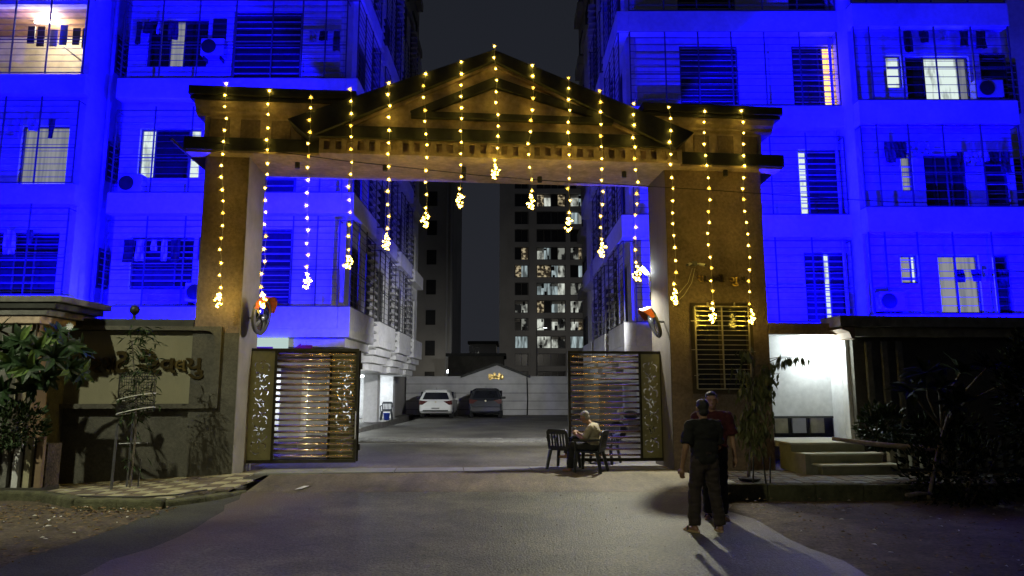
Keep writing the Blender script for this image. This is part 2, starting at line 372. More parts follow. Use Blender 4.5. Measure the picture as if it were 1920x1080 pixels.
tile_field(sw, -9.4, -4.85, 11.45, 15.3, .3, zsw, lambda x, y: inpoly(x - .1, y, PL) and inpoly(x + .12, y + .05, PL) and inpoly(x, y - .13, PL), (M_tl, M_td))
kb = tag(bpy.data.objects.new('kerb', None), kind='structure'); reg(kb, I4)
KP = [(-9.6, 12.2), (-8.7, 12.2), (-7.9, 12.1), (-7.35, 11.7), (-6.9, 11.38), (-6.2, 11.34), (-5.5, 11.36), (-5.12, 11.85), (-4.9, 12.35), (-4.8, 12.75)]
for i, (a, b) in enumerate(zip(KP, KP[1:])):
    a, b = Vector((*a, 0)), Vector((*b, 0)); d = b - a; m = (a + b) / 2
    h = lerp(.125, .06, max(0, (i - 5) / 3)) + random.uniform(-.012, .012)
    MB().obox(Matrix.Translation((m.x, m.y, h / 2 - .07)) @ Matrix.Rotation(math.atan2(d.y, d.x), 4, 'Z'), d.length + .02, .19 + .01 * (i % 2), h + .14).build('kerb_stone', M_kerb, kb, bevel=.035)
# right pavement in front of the booth steps
zr = lambda x, y: .15
PR = [(3.75, 12.85), (9.5, 12.85), (9.5, 15.6), (6, 15.3), (3.55, 14.9)]
sr = tag(MB().box(3.75, 10.5, 12.85, 15.2, -.15, .125).build('pavement', M_grout), kind='structure')
tile_field(sr, 3.78, 9.5, 12.88, 14.9, .3, zr, lambda x, y: inpoly(x, y, PR), (M_tg, M_td))
kr = tag(bpy.data.objects.new('kerb', None), kind='structure'); reg(kr, I4)
for i in range(8): MB().box(3.7 + i * .85, 4.54 + i * .85, 12.68, 12.845, -.3, .165 + random.uniform(-.01, .01)).build('kerb_stone', M_kerb, kr, bevel=.03)
# band of pavers across the courtyard
pb = tag(MB().box(-5.6, 4.2, 22.05, 23.75, .1, .1845).build('paver_band', M_grout), kind='structure')
for r in range(4):
    for i in range(23):
        x = -5.55 + (i + .5 + .5 * (r % 2)) * .42
        if x < 4: piece('paver', M_tg, pb, (x, 22.26 + r * .42, .176 + random.uniform(0, .014)), (.395, .39, .05), R(random.uniform(-1, 1)))
# raised plinths along both buildings
tag(MB().box(-17, -5.75, 19.0, 41, -.1, .36).build('plinth', M_tg, bevel=.02), kind='structure')
tag(MB().box(5.0, 18, 19.6, 41, -.1, .36).build('plinth', M_tg, bevel=.02), kind='structure')

# ================================================================== THE ENTRANCE GATE
FR[0] = G
gate = thing('entrance_gateway', 'tan stucco entrance gateway with dark cornices and a triangular pediment', 'gateway')
ZS, ZL, ZT = 6.75, 7.06, 8.18
YB = 1.3
# pillars
MB().box(-6.55, -5.64, 0, YB, -.1, ZS - .002).build('pillar', M_tan, gate, bevel=.015)
MB().box(-6.56, -5.645, -.016, -.001, -.1, 2.98).build('pillar_dado', M_bwall, gate)
wx0, wz1 = gp(1293, 568); wx1, wz0 = gp(1417, 738)
mb = MB()
wall_open(mb, 3.46, 5.70, -.1, ZS - .002, [(wx0 + .06, wx1 - .06, wz0 + .06, wz1 - .06)], lambda a, b, c, d: mb.box(a, b, 0, YB, c, d))
mb.build('pillar', M_tan, gate)
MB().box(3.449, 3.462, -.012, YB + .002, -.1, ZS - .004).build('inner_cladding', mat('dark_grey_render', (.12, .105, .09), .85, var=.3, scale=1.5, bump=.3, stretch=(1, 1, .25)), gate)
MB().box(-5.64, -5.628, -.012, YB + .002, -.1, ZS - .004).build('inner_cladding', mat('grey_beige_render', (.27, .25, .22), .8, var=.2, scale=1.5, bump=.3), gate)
# beam, ledge, upper frieze, cove, coping
MB().box(-5.6, 3.44, .02, YB, ZS, ZT - .3).build('beam', M_tan2, gate)
MB().box(-6.9, 6.13, -.32, YB + .15, ZS + .03, ZL).build('ledge', M_trim, gate, bevel=.012)
MB().box(-6.86, 6.09, -.28, YB + .1, ZS - .015, ZS + .03).build('ledge_soffit', M_tan2, gate)
for a, b in ((-6.6, -3.4), (2.9, 5.75)):
    MB().box(a, b, -.03, YB, ZL, 7.62).build('frieze', M_tan2, gate)
    n = 5
    for i in range(n):
        w = (b - a) / n
        MB().box(a + w * (i + .5) - w * .32, a + w * (i + .5) + w * .32, -.065, -.028, ZL + .06, 7.56).build('frieze_panel', M_tan, gate, bevel=.008)
    e0, e1 = (-.27, .0) if a < 0 else (.0, .4)
    prof = [(-.04, 7.62), (-.12, 7.66), (-.12, 7.71), (-.2, 7.78), (-.24, 7.88), (-.24, 7.9), (YB, 7.9), (YB, 7.62)]
    MB().prism(prof, 'x', a + e0 * .6, b + e1 * .6).build('cove_moulding', M_tan2, gate)
    mb = MB().box(a + e0 * .9, b + e1 * .9, -.29, YB + .05, 7.9, 7.97).box(a + e0, b + e1, -.34, YB + .1, 7.99, 8.18)
    mb.box(a + e0 * .8, b + e1 * .8, -.27, YB, 7.97, 7.99).build('coping', M_trim, gate, bevel=.01)
# pediment
pk = Vector((-.45, 9.08)); pl = Vector((-4.72, 7.36)); pr = Vector((3.92, 7.36))
MB().prism([(-4.1, 7.02), (3.36, 7.02), (3.4, 7.42), (-.45, 8.93), (-4.2, 7.42)], 'y', -.5, .4).build('tympanum', M_tan2, gate)
def rake(a, b, th, y0, y1, name, m):
    d = (b - a).normalized(); nrm = Vector((d.y, -d.x)) if d.x > 0 else Vector((-d.y, d.x))
    return [a, b, b + nrm * th, a + nrm * th]
for e, sgn in ((pl, -1), (pr, 1)):
    dx = abs(e.x - pk.x); sl = (pk.y - e.y) / dx
    MB().prism([tuple(pk), (e.x, e.y), (e.x - sgn * .42, e.y - .36), (e.x - sgn * .62, e.y - .36 + .2 * sl), (pk.x, pk.y - .25)], 'y', -.70, .42).build('raking_cornice', M_trim, gate)
    MB().prism([(pk.x, pk.y - .252), (e.x - sgn * .64, e.y - .30), (e.x - sgn * .8, e.y - .30), (pk.x, pk.y - .31)], 'y', -.585, .38).build('bed_moulding', M_tan2, gate)
MB().box(-4.22, 3.5, -.60, .3, 7.05, 7.3).build('base_cornice', M_trim, gate)
# frieze of little recesses under the pediment
mb = MB(); holes = []
n = 33; x0, x1 = -4.1, 3.7
for i in range(n):
    c = x0 + .16 + (x1 - x0 - .32) * i / (n - 1); holes.append((c - .062, c + .062, 6.80, 7.0))
wall_open(mb, x0, x1, ZS - .03, 7.046, holes, lambda a, b, c, d: mb.box(a, b, -.5, -.42, c, d))
mb.box(x0, x1, -.42, -.02, ZS - .03, 7.046).build('dentil_frieze', M_tan2, gate)
# inner triangle moulding
ip, il, ir = Vector((-.43, 8.50)), Vector((-2.22, 7.66)), Vector((2.16, 7.66))
for e, sgn in ((il, -1), (ir, 1)):
    MB().prism([tuple(ip), tuple(e), (e.x - sgn * .4, e.y), (ip.x, ip.y - .22)], 'y', -.62, -.45).build('inner_moulding', M_trim, gate)
MB().box(-2.2, 2.15, -.64, -.45, 7.53, 7.657).build('inner_sill', M_trim, gate)
MB().prism([(-1.75, 7.66), (1.7, 7.66), (-.43, 8.26)], 'y', -.53, -.47).build('inner_panel', M_tan2, gate)
# diagonal brackets under the ledge ends
for sx in (-1, 1):
    a = -6.55 if sx < 0 else 5.70
    MB().prism([(a, ZS - .02), (a + sx * .33, ZS - .02), (a + sx * .28, ZS - .08), (a, ZS - .32)], 'y', .1, .24).build('bracket', M_trim, gate)
# little spotlights under the soffit
for px, py in ((558, 302), (722, 316), (870, 311), (870, 333), (1018, 326), (1170, 320), (1349, 317)):
    x, z = gp(px, py, .2)
    y = .2 if py < 325 else .75
    if px == 1349: y = -.12
    MB().lathe([(.05, ZS - .16), (.055, ZS - .15), (.055, ZS - .03)], Matrix.Translation((x, y, 0)), 10).build('spotlight', M_blk, gate)
# ------------------------------------------------------------------ lettering helper
def glyph(t):
    c = bpy.data.curves.new('glyph', 'FONT'); c.body = t; c.extrude = .02; c.offset = .02; c.resolution_u = 4
    o = bpy.data.objects.new('glyph_tmp', c); COL.objects.link(o)
    dg = bpy.context.evaluated_depsgraph_get(); me = bpy.data.meshes.new_from_object(o.evaluated_get(dg))
    bpy.data.objects.remove(o); return me
def letter(t, px0, py0, px1, py1, y, depth, m, parent, name='letter'):
    me = glyph(t).copy(); me.materials.clear(); me.materials.append(m)
    xs = [v.co.x for v in me.vertices]; ys = [v.co.y for v in me.vertices]
    a0, z1 = gp(px0, py0, y); a1, z0 = gp(px1, py1, y)
    for v in me.vertices:
        u = (v.co.x - min(xs)) / (max(xs) - min(xs)); w = (v.co.y - min(ys)) / (max(ys) - min(ys))
        v.co = (lerp(a0, a1, u), y - (depth if v.co.z > 0 else 0), lerp(z0, z1, w))
    o = reg(bpy.data.objects.new(name, me), FR[0], parent); return o
# pillar window with a steel grille
wn = MB()
for a, b, c, d in ((wx0, wx0 + .1, wz0, wz1), (wx1 - .1, wx1, wz0, wz1), (wx0 + .1, wx1 - .1, wz0, wz0 + .1), (wx0 + .1, wx1 - .1, wz1 - .1, wz1)): wn.box(a, b, -.025, .16, c, d)
wn = wn.build('window', M_sofw, gate)
MB().box(wx0 + .1, wx1 - .1, .13, .14, wz0 + .1, wz1 - .1).build('pane', M_dark, wn)
MB().box((wx0 + wx1) / 2 - .03, (wx0 + wx1) / 2 + .03, .1, .15, wz0 + .1, wz1 - .1).build('mullion', M_sofw, wn)
grl = MB()
gx0, gx1, gz0, gz1 = wx0 + .08, wx1 - .12, wz0 + .1, wz1 - .08
for x in (gx0, (gx0 + gx1) / 2, gx1): grl.box(x - .014, x + .014, -.10, -.072, gz0, gz1)
for z in (gz0, gz1): grl.box(gx0 + .014, gx1 - .014, -.098, -.074, z - .012, z + .012)
for x in (gx0 + .3, gx1 - .3): grl.box(x - .01, x + .01, -.095, -.026, gz1 - .01, gz1 + .09)
for x, z in ((gx0 - .1, .82), (gx0 - .1, .47), (gx0 - .06, .16), (gx1 + .02, .8), (gx1 + .02, .45)): grl.box(x, x + .1, -.09, -.07, lerp(gz0, gz1, z) - .008, lerp(gz0, gz1, z) + .008)
grl = grl.build('security_grille', M_steel, gate)
for i in range(1, 17):
    z = lerp(gz0, gz1, i / 17)
    piece('grille_bar', M_steel, grl, ((gx0 + gx1) / 2, -.086, z), (gx1 - gx0 - .01, .014, .014))
# letters on the right pillar
lt = thing('gateway_lettering', 'raised brass Gujarati letters above the grilled pillar window', 'lettering', (4.3, -.02, 4.1))
for t, a, b, c, d, m in (('સ', 1307, 517, 1319, 529, M_brass), ('ા', 1320, 517, 1325, 529, M_dbrass), ('ન', 1330, 518, 1339, 529, M_dbrass), ('વી', 1339, 514, 1358, 530, M_dbrass), ('ગુ', 1367, 520, 1384, 537, M_brass), ('પ', 1388, 519, 1397, 529, M_dbrass)):
    letter(t, a, b, c, d, -.004, .035, m, lt)

# ------------------------------------------------------------------ fairy light strings
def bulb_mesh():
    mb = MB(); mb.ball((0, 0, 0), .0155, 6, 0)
    for k in range(6):  # emissive spikes standing in for the glare around the bulb
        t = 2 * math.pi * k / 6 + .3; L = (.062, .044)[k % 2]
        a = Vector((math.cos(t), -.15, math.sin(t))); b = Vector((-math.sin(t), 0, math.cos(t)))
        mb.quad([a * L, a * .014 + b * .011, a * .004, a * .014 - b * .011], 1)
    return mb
TOP = [(424, 158), (505, 172), (583, 181), (656, 168), (729, 154), (798, 139), (865, 118), (927, 87), (998, 122), (1066, 146), (1124, 170), (1188, 195), (1254, 202), (1321, 209), (1390, 208)]
BOT = [(410, 562), (492, 562), (575, 526), (653, 492), (725, 453), (797, 412), (862, 375), (929, 322), (995, 379), (1066, 420), (1130, 470), (1195, 513), (1265, 556), (1336, 591), (1409, 593)]
ORD = ['first', 'second', 'third', 'fourth', 'fifth', 'sixth', 'seventh', 'eighth', 'ninth', 'tenth', 'eleventh', 'twelfth', 'thirteenth', 'fourteenth', 'fifteenth']
for k in range(15):
    yy = -.385 if k in (0, 1, 13, 14) else -.745
    if k == 12: yy = -.73
    xa, za = gp(*TOP[k], yy); xb, zb = gp(*BOT[k], yy)
    lab = 'short string of warm fairy lights hanging from the peak of the pediment' if k == 7 else f'{ORD[k]} string of warm fairy lights counting from the street sign wall end'
    s = thing('string_light', lab, 'string light', (xa, yy, za), 0, 'fairy light strings on the gateway')
    nb = max(3, int(round((za - zb) / .255))); pts = []
    for i in range(nb):
        t = i / nb
        pts.append((lerp(xa, xb, t) + (random.uniform(-.022, .022) + .075 * noise.noise((k * 3.1, (za - zb) * t * .8, 7)) if i else 0), yy + random.uniform(-.015, .015), lerp(za, zb, t) + random.uniform(-.02, .02)))
    wire = MB().tube([(p[0] + .01, p[1] + .014, p[2]) for p in pts] + [(xb, yy + .01, zb)], .0035, 4)
    wire.build('wire', M_cablew, s)
    for p in pts:
        bm_ = shared('bulb', lambda: bulb_mesh().mesh('bulb', [E_bulb, E_glow])) if random.random() < .8 else shared('bulb_dim', lambda: bulb_mesh().mesh('bulb_dim', [E_bulbd, E_glow]))
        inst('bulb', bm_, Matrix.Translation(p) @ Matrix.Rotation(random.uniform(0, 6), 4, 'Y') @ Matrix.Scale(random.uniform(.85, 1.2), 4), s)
    cl = MB(); rr = random.Random(k)
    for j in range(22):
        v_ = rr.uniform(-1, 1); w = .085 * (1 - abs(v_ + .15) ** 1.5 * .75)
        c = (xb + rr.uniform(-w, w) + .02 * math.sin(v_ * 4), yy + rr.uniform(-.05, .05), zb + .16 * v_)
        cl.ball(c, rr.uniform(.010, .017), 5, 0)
        for q in range(4):  # emissive slivers give the cluster its imitated halo
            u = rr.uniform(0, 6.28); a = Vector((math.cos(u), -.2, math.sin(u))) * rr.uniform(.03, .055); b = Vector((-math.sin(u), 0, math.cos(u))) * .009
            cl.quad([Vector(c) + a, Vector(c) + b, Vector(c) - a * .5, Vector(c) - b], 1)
    cl.build('bulb_cluster', [E_bulb, E_glow], s)['kind'] = 'stuff'

# ------------------------------------------------------------------ gate leaves
def curve_fill(outer, holes, th):
    c = bpy.data.curves.new('sheet', 'CURVE'); c.dimensions = '2D'; c.fill_mode = 'BOTH'; c.extrude = th / 2
    for P in [outer] + holes:
        s = c.splines.new('POLY'); s.points.add(len(P) - 1); s.use_cyclic_u = True
        for i, (x, y) in enumerate(P): s.points[i].co = (x, y, 0, 1)
    o = bpy.data.objects.new('sheet_tmp', c); COL.objects.link(o)
    me = bpy.data.meshes.new_from_object(o.evaluated_get(bpy.context.evaluated_depsgraph_get()))
    bpy.data.objects.remove(o)
    for v in me.vertices: v.co = (v.co.x, v.co.z, v.co.y)
    return me
def comma(cx, cy, r, a0, a1, w, n=8):
    A, B = [], []
    for i in range(n + 1):
        t = i / n; a = lerp(a0, a1, t); h = w * math.sin(math.pi * min(.98, .12 + t * .86)) / 2
        A.append((cx + (r + h) * math.cos(a), cy + (r + h) * math.sin(a))); B.append((cx + (r - h) * math.cos(a), cy + (r - h) * math.sin(a)))
    return A + B[::-1]
def scroll_sheet(w, h):
    hs = []; y = .16; s = 1
    while y < h - .3:
        cx = w / 2
        hs.append(comma(cx - s * .05, y + .05, .085, R(205), R(325), .027))
        hs.append(comma(cx + s * .085, y + .13, .06, R(-60), R(140), .025))
        hs.append(comma(cx - s * .105, y + .16, .055, R(70), R(245), .025))
        for q, (dx, dy, rr) in enumerate(((0, .10, .03), (-s * .03, .21, .035), (s * .045, .235, .03), (s * .14, .05, .02), (-s * .15, .04, .02))):
            hs.append([(cx + dx + rr * math.cos(t) * .45 + .3 * rr * math.sin(t), y + dy + rr * math.sin(t)) for t in [2 * math.pi * i / 8 for i in range(8)]])
        y += .285; s = -s
    me = curve_fill([(0, 0), (w, 0), (w, h), (0, h)], hs, .006)
    me.materials.append(M_gatep); return me
def leaf(g, x0, x1, z0, z1, y, pside, pw, ns=18, rot=0, label=None):
    lf = bpy.data.objects.new('gate_leaf', None); reg(lf, FR[0] @ Matrix.Translation((x0, y, z0)) @ Matrix.Rotation(rot, 4, 'Z'), g)
    sv = FR[0]; FR[0] = W[lf.name]; w, h = x1 - x0, z1 - z0
    fr = MB()
    fr.box(0, .06, -.03, .03, 0, h).box(w - .06, w, -.03, .03, 0, h).box(.06, w - .06, -.03, .03, 0, .07).box(.06, w - .06, -.03, .03, h - .06, h)
    px = pw if pside < 0 else w - pw - .05
    fr.box(px, px + .05, -.028, .028, .07, h - .06).build('frame', M_gatef, lf)
    a, b = (.06, pw) if pside < 0 else (w - pw, w - .06)
    me = shared(('sheet', round(b - a, 2), round(h, 2)), lambda: scroll_sheet(b - a, h - .13))
    inst('scroll_panel', me, Matrix.Translation((a, 0, .07)), lf)
    a, b = (pw + .05, w - .06) if pside < 0 else (.06, w - pw - .05)
    me = shared(('slat', round(b - a, 2)), lambda: MB().tube([(0, 0, 0), (b - a, 0, 0)], .024, 10).mesh('slat', M_slat, True))
    for i in range(ns):
        inst('slat', me, Matrix.Translation((a, 0, .07 + (h - .13) * (i + .5) / ns)), lf)
    for z in (.3, h - .35): MB().lathe([(.022, -.07), (.022, .07)], Matrix.Translation((-.02 if pside < 0 else w + .02, 0, z)), 8).build('hinge', M_blk, lf)
    FR[0] = sv; return lf
x0, zt = gp(466, 653, .95); x1, zb = gp(667, 867, .95)
gl = thing('folding_gate', 'golden slatted folding gate standing open against the mirror pillar', 'gate', (x0, .95, zb))
leaf(gl, x0, x1, zb, zt, .95, -1, .58)
leaf(gl, x0 + .02, x1 + .02, zb + .01, zt - .03, 1.14, 1, .62)
MB().lathe([(.012, 0), (.012, .6)], Matrix.Translation((x1 - .03, .9, zb + .5)), 6).build('handle', M_barl, gl)
x0, zt = gp(1064, 658, .72); x1, zb = gp(1247, 864, .72)
gr_ = thing('folding_gate', 'golden slatted gate standing open behind the seated man', 'gate', (x0, .72, zb))
leaf(gr_, x0, x1, zb, zt, .72, 1, .50)
FR[0] = I4

# ================================================================== BOUNDARY WALLS
FR[0] = G
bw = thing('boundary_wall', 'grey plastered boundary wall with a framed beige sign panel behind the caged sapling', 'wall', (-9, .1, 0))
MB().box(-12.5, -6.555, .06, .32, -.3, 3.0).build('wall', M_bwall, bw)
MB().box(-12.5, -6.56, -.02, .4, 3.0, 3.25).build('coping', M_trim, bw, bevel=.01)
sx0, sz1 = gp(92, 618, .03); sx1, sz0 = gp(399, 757, .03)
def rrect(x0, x1, z0, z1, r, n=6):
    P = []
    for cx, cz, a in ((x1 - r, z1 - r, 0), (x0 + r, z1 - r, 90), (x0 + r, z0 + r, 180), (x1 - r, z0 + r, 270)):
        P += [(cx + r * math.cos(R(a + 90 * i / n)), cz + r * math.sin(R(a + 90 * i / n))) for i in range(n + 1)]
    return P
MB().prism(rrect(sx0, sx1, sz0, sz1, .18), 'y', .02, .058).build('sign_panel', M_panel, bw)
fo, fi = [(sx0 - .1, sz0 - .09), (sx1 + .12, sz0 - .09), (sx1 + .12, sz1 + .08), (sx0 - .1, sz1 + .08)], rrect(sx0 + .004, sx1 - .004, sz0 + .004, sz1 - .004, .18)
me = curve_fill(fo, [fi], .13); me.materials.append(M_bwall)
inst('panel_border', me, Matrix.Translation((0, -.02, 0)), bw)
ls = thing('sign_lettering', 'raised dark brass Gujarati letters on the beige wall panel', 'lettering', (-6.9, .02, 2.4))
for t, a, b, c, d, m in (('ર', 168, 671, 192, 700, M_dbrass), ('સ', 195, 670, 217, 698, M_dbrass), ('ટ', 218, 658, 242, 699, M_dbrass), ('રે', 261, 655, 301, 699, M_dbrass), ('વ', 303, 671, 330, 699, M_dbrass), ('લ', 331, 675, 350, 696, M_brass), ('યુ', 350, 671, 382, 711, M_dbrass)):
    letter(t, a, b, c, d, .018, .06, m, ls)
fl = thing('wall_lamp', 'unlit dark globe lamp on top of the boundary wall', 'lamp', (*[gp(252, 597, .15)[0]], .15, 3.25))
x = gp(252, 590, .15)[0]
MB().lathe([(.05, 3.25), (.035, 3.28), (.03, 3.34), (.05, 3.36)], Matrix.Translation((x, .15, 0)), 10).build('stem', M_blk, fl)
MB().ball((x, .15, 3.45), .1, 10).build('globe', M_blk, fl, True)
FR[0] = I4
# striped pier at the left end
pier = thing('boundary_pier', 'striped boundary pier with a stepped cornice behind the frangipani', 'pier', (-10.5, 13.3, 0))
XE, YF = -8.95, 12.95; XP = -8.36
MB().box(-14, XE, YF + .06, 14.2, -.2, 3.05).build('pier_body', M_bwall, pier)
for i in range(9):
    x = XE - .14 - i * .34
    MB().box(x - .085, x + .085, YF - .02, YF + .058, 1.0, 3.04).build('fin', M_tl if i % 2 == 0 else M_tg, pier, bevel=.006)
MB().box(XE + .001, XE + .04, YF + .1, YF + .5, .9, 3.04).build('fin', M_brick, pier)
MB().box(-14, XP + .12, YF - .45, YF + .055, -.2, .12).build('planter_base', M_grout, pier)
for i in range(10):
    x = XP + .02 - i * .2
    MB().box(x - .055, x + .055, YF - .42, YF - .34, .12, 1.0).build('baluster', [M_brick, M_tl, M_wht, M_tg][i % 4], pier, bevel=.006)
MB().box(-14, XP + .1, YF - .33, YF + .055, .12, .86).build('planter_soil', M_soil, pier)
for z0, z1, e, m in ((3.05, 3.2, .14, M_tan2), (3.2, 3.32, .28, M_tg), (3.32, 3.44, .44, M_trim), (3.44, 3.56, .58, M_tg)):
    MB().box(-14, XE + e, YF - .03 - e * .22, 14.3 + e * .2, z0, z1 - .003).build('cornice_step', m, pier, bevel=.012)

# ================================================================== BOOTH with steps, right boundary
FR[0] = G
bo = thing('gate_booth', 'white lit watchman booth with low bench beside the gate pillar', 'booth', (6.5, .5, .8))
bx0, bz1 = gp(1447, 628, .12); bx1, bzf = gp(1594, 824, .12); bxj = gp(1622, 700, .12)[0]
bx0 = 5.74
YBK = .78
zpan = gp(1500, 780, YBK)[1]
MB().box(bx0, bx1 + .2, YBK, YBK + .12, zpan, bz1 + .1).build('back_wall', M_wht, bo)
MB().box(bx0, bx1 + .2, YBK + .35, YBK + .4, bzf - .1, zpan).build('lower_recess', M_trim, bo)
MB().box(bx0, bx1 + .02, YBK - .012, YBK + .1, zpan - .05, zpan - .003).build('dark_rail', M_trim, bo)  # dark strip along the foot of the white back wall
for i in range(4): MB().box(bx0 + .02 + i * .44, bx0 + .34 + i * .44, YBK + .2, YBK + .26, bzf + .09, zpan - .055).build('lower_panel', (M_wht2, M_tl)[i % 2], bo)
MB().box(bx0 - .04, bx0 + .01, .1, YBK, bzf, bz1 + .1).build('side_wall', M_wht, bo)
MB().box(bx1 + .02, bx1 + .14, .3, YBK, bzf, bz1 + .1).build('side_wall', M_wht, bo)
MB().box(bx1 + .02, bxj, .1, .298, bzf - .1, bz1 + .01).build('jamb', M_wht, bo, bevel=.01)
MB().box(bx0, bxj, .08, YBK, bz1 + .02, bz1 + .1).build('ceiling', M_wht, bo)
MB().box(bx0 - .03, bxj + .1, .0, .13, bz1 + .01, bz1 + .26).build('fascia', M_tan, bo)
MB().box(bx0, bxj + .1, .14, YBK + .2, bz1 + .1, bz1 + .2).build('roof', M_tg, bo)
MB().box(bx0, bxj, -.1, YBK + .1, bzf - .12, bzf).build('floor', M_stonet, bo)
lx, lz = gp(1517, 634, .8)
MB().lathe([(.02, bz1 - .1), (.06, bz1 - .09), (.07, bz1 - .05), (.05, bz1 + .019)], Matrix.Translation((lx, .45, 0)), 12).build('ceiling_lamp', E_led, bo, True)
def lamp(kind, name, loc, energy, col, parent, r=.05, size=None, blend=.5, aim=None):
    l = bpy.data.lights.new(name, kind); l.energy = energy; l.color = col; l.shadow_soft_size = r
    if kind == 'SPOT': l.spot_size = size; l.spot_blend = blend
    o = bpy.data.objects.new(name, l)
    M = Matrix.Translation(loc)
    if aim is not None: M = M @ (Vector(aim) - Vector(loc)).to_track_quat('-Z', 'Y').to_matrix().to_4x4()
    return reg(o, FR[0] @ M, parent)
lamp('POINT', 'lamp_light', (lx, .42, bz1 - .22), 78, (.86, .97, .93), bo, .06)
stp = thing('entrance_steps', 'three stone steps leading up to the white lit booth', 'steps', (6.6, -.7, .15))
zb_ = .16; rise = (bzf - zb_) / 3
for i, (a, b, y0) in enumerate(((6.02, 7.66, -1.32), (5.84, 7.5, -.98), (5.76, 7.36, -.62))):
    z1 = zb_ + rise * (i + 1)
    MB().box(a, b, y0, -.1 if i == 2 else y0 + .37, zb_ if i == 0 else zb_, z1 - .04).build('riser', M_stone, stp)
    MB().box(a - .02, b + .02, y0 - .03, -.1 if i == 2 else y0 + .36, z1 - .04 + .001, z1).build('tread', M_stonet, stp, bevel=.008)
MB().prism([(5.72, zb_), (5.97, zb_), (5.97, zb_ + rise * .9), (5.83, zb_ + rise), (5.83, zb_ + 2 * rise), (5.72, zb_ + 2.1 * rise)], 'y', -1.25, -.3).build('side_cheek', M_stone, stp)
rbw = thing('boundary_wall', 'dark boundary wall with a heavy cornice and pale vertical fins right of the booth', 'wall', (10, 0, 0))
cx0, cz1 = gp(1590, 590, -.3)
MB().box(7.6, 16, -.05, .3, -.2, 2.98).build('wall', M_bwall, rbw)
for px in (1632, 1662, 1690):
    x = gp(px, 700, -.1)[0]
    MB().box(x - .085, x + .085, -.11, -.052, .6, 2.9).build('fin', M_tg, rbw, bevel=.03)
for z0, z1, e, m in ((2.98, 3.18, .12, M_tl), (3.18, 3.42, .34, M_tg)):
    MB().box(7.45 - e, 16, -.12 - e, .35, z0, z1 - .003).build('cornice_step', m, rbw, bevel=.012)
MB().prism([(7.18, 3.16), (7.4, 3.16), (7.4, 2.9), (7.32, 2.92), (7.28, 3.05), (7.1, 3.12)], 'y', -.5, .1).build('cornice_bracket', M_brick, rbw)
bl = thing('baluster_parapet', 'low parapet of pale striped balusters beside the booth steps', 'parapet', (9, -.9, 0))
MB().box(7.7, 14, -.98, -.72, -.1, .22).build('parapet_base', M_trim, bl)
for i in range(26):
    x = 7.76 + i * .235
    MB().box(x - .065, x + .065, -.95 + .0, -.83, .22, .84).build('baluster', M_tl, bl, bevel=.012)
MB().box(7.7, 14, -1.0, -.7, .84, .9).build('parapet_rail', M_trim, bl)
MB().box(7.7, 14, -.7, -.06, -.1, .5).build('planter_soil', M_soil, bl)
FR[0] = I4

# ================================================================== APARTMENT BUILDINGS
def pane_mat(kind): return {'dark': M_dark, 'shutter': M_shut, 'warm': E_warm, 'cool': E_cool, 'curtain': E_curt}[kind]
def window(b, x0, x1, z0, z1, Y, kinds, bars=0, fr=M_frame, dep=.14, ax='y'):
    """a window (frame) with its panes side by side; kinds = list of (kind, share)"""
    S = (lambda a0, a1, d0, d1, c0, c1: (a0, a1, Y + d0, Y + d1, c0, c1)) if ax == 'y' else (lambda a0, a1, d0, d1, c0, c1: ((Y - d1 if ax == 'x+' else Y + d0), (Y - d0 if ax == 'x+' else Y + d1), a0, a1, c0, c1))
    t = .05; m = MB()
    m.box(*S(x0, x0 + t, dep - .06, dep + .05, z0, z1)); m.box(*S(x1 - t, x1, dep - .06, dep + .05, z0, z1))
    m.box(*S(x0 + t, x1 - t, dep - .06, dep + .05, z0, z0 + t)); m.box(*S(x0 + t, x1 - t, dep - .06, dep + .05, z1 - t, z1))
    wdw = m.build('window', fr, b)
    tot = sum(k[1] for k in kinds); a = x0 + t
    for i, (k, s) in enumerate(kinds):
        w = (x1 - x0 - 2 * t) * s / tot
        MB().box(*S(a, a + w, dep, dep + .03, z0 + t, z1 - t)).build('pane', pane_mat(k), wdw)
        if i: MB().box(*S(a - .02, a + .02, dep - .04, dep - .001, z0 + t, z1 - t)).build('mullion', fr, wdw)
        a += w
    for i in range(bars):
        z = lerp(z0, z1, (i + .5) / bars); bb = S(x0 + t, x1 - t, dep - .1, dep - .08, z - .014, z + .014)
        piece('window_bar', M_barl, wdw, ((bb[0] + bb[1]) / 2, (bb[2] + bb[3]) / 2, z), (bb[1] - bb[0], bb[3] - bb[2], .026))
    return wdw
def cage(b, x0, x1, z0, z1, Y, nh, verts, ax='y', out=.32, m=M_bar, side=True):
    nh = int(nh * .75)
    """security grille standing proud of the wall: frame + horizontal bars"""
    def S(a0, a1, d0, d1, c0, c1):
        if ax == 'y': return (a0, a1, Y - d1, Y - d0, c0, c1)
        s = 1 if ax == 'x+' else -1
        e = sorted((Y + s * d0, Y + s * d1)); return (e[0], e[1], a0, a1, c0, c1)
    f = MB()
    for v in verts:
        x = lerp(x0, x1, v); f.box(*S(x - .018, x + .018, out - .02, out + .015, z0, z1 + (.12 if 0 < v < 1 else 0)))
    for z in (z0 + .02, z1 - .02, lerp(z0, z1, .42)): f.box(*S(x0, x1, out + .016, out + .036, z - .015, z + .015))
    if side:
        for x in (x0, x1):
            for z in (z0 + .02, z1 - .02): f.box(*S(x - .012, x + .012, 0, out - .021, z - .012, z + .012))
    g = f.build('security_grille', m, b)
    for i in range(nh):
        z = lerp(z0, z1, (i + 1) / (nh + 1)); bb = S(x0, x1, out - .005, out + .008, z - .007, z + .007)
        piece('grille_bar', m, g, tuple((bb[j] + bb[j + 1]) / 2 for j in (0, 2, 4)), (bb[1] - bb[0], bb[3] - bb[2], .014))
    return g
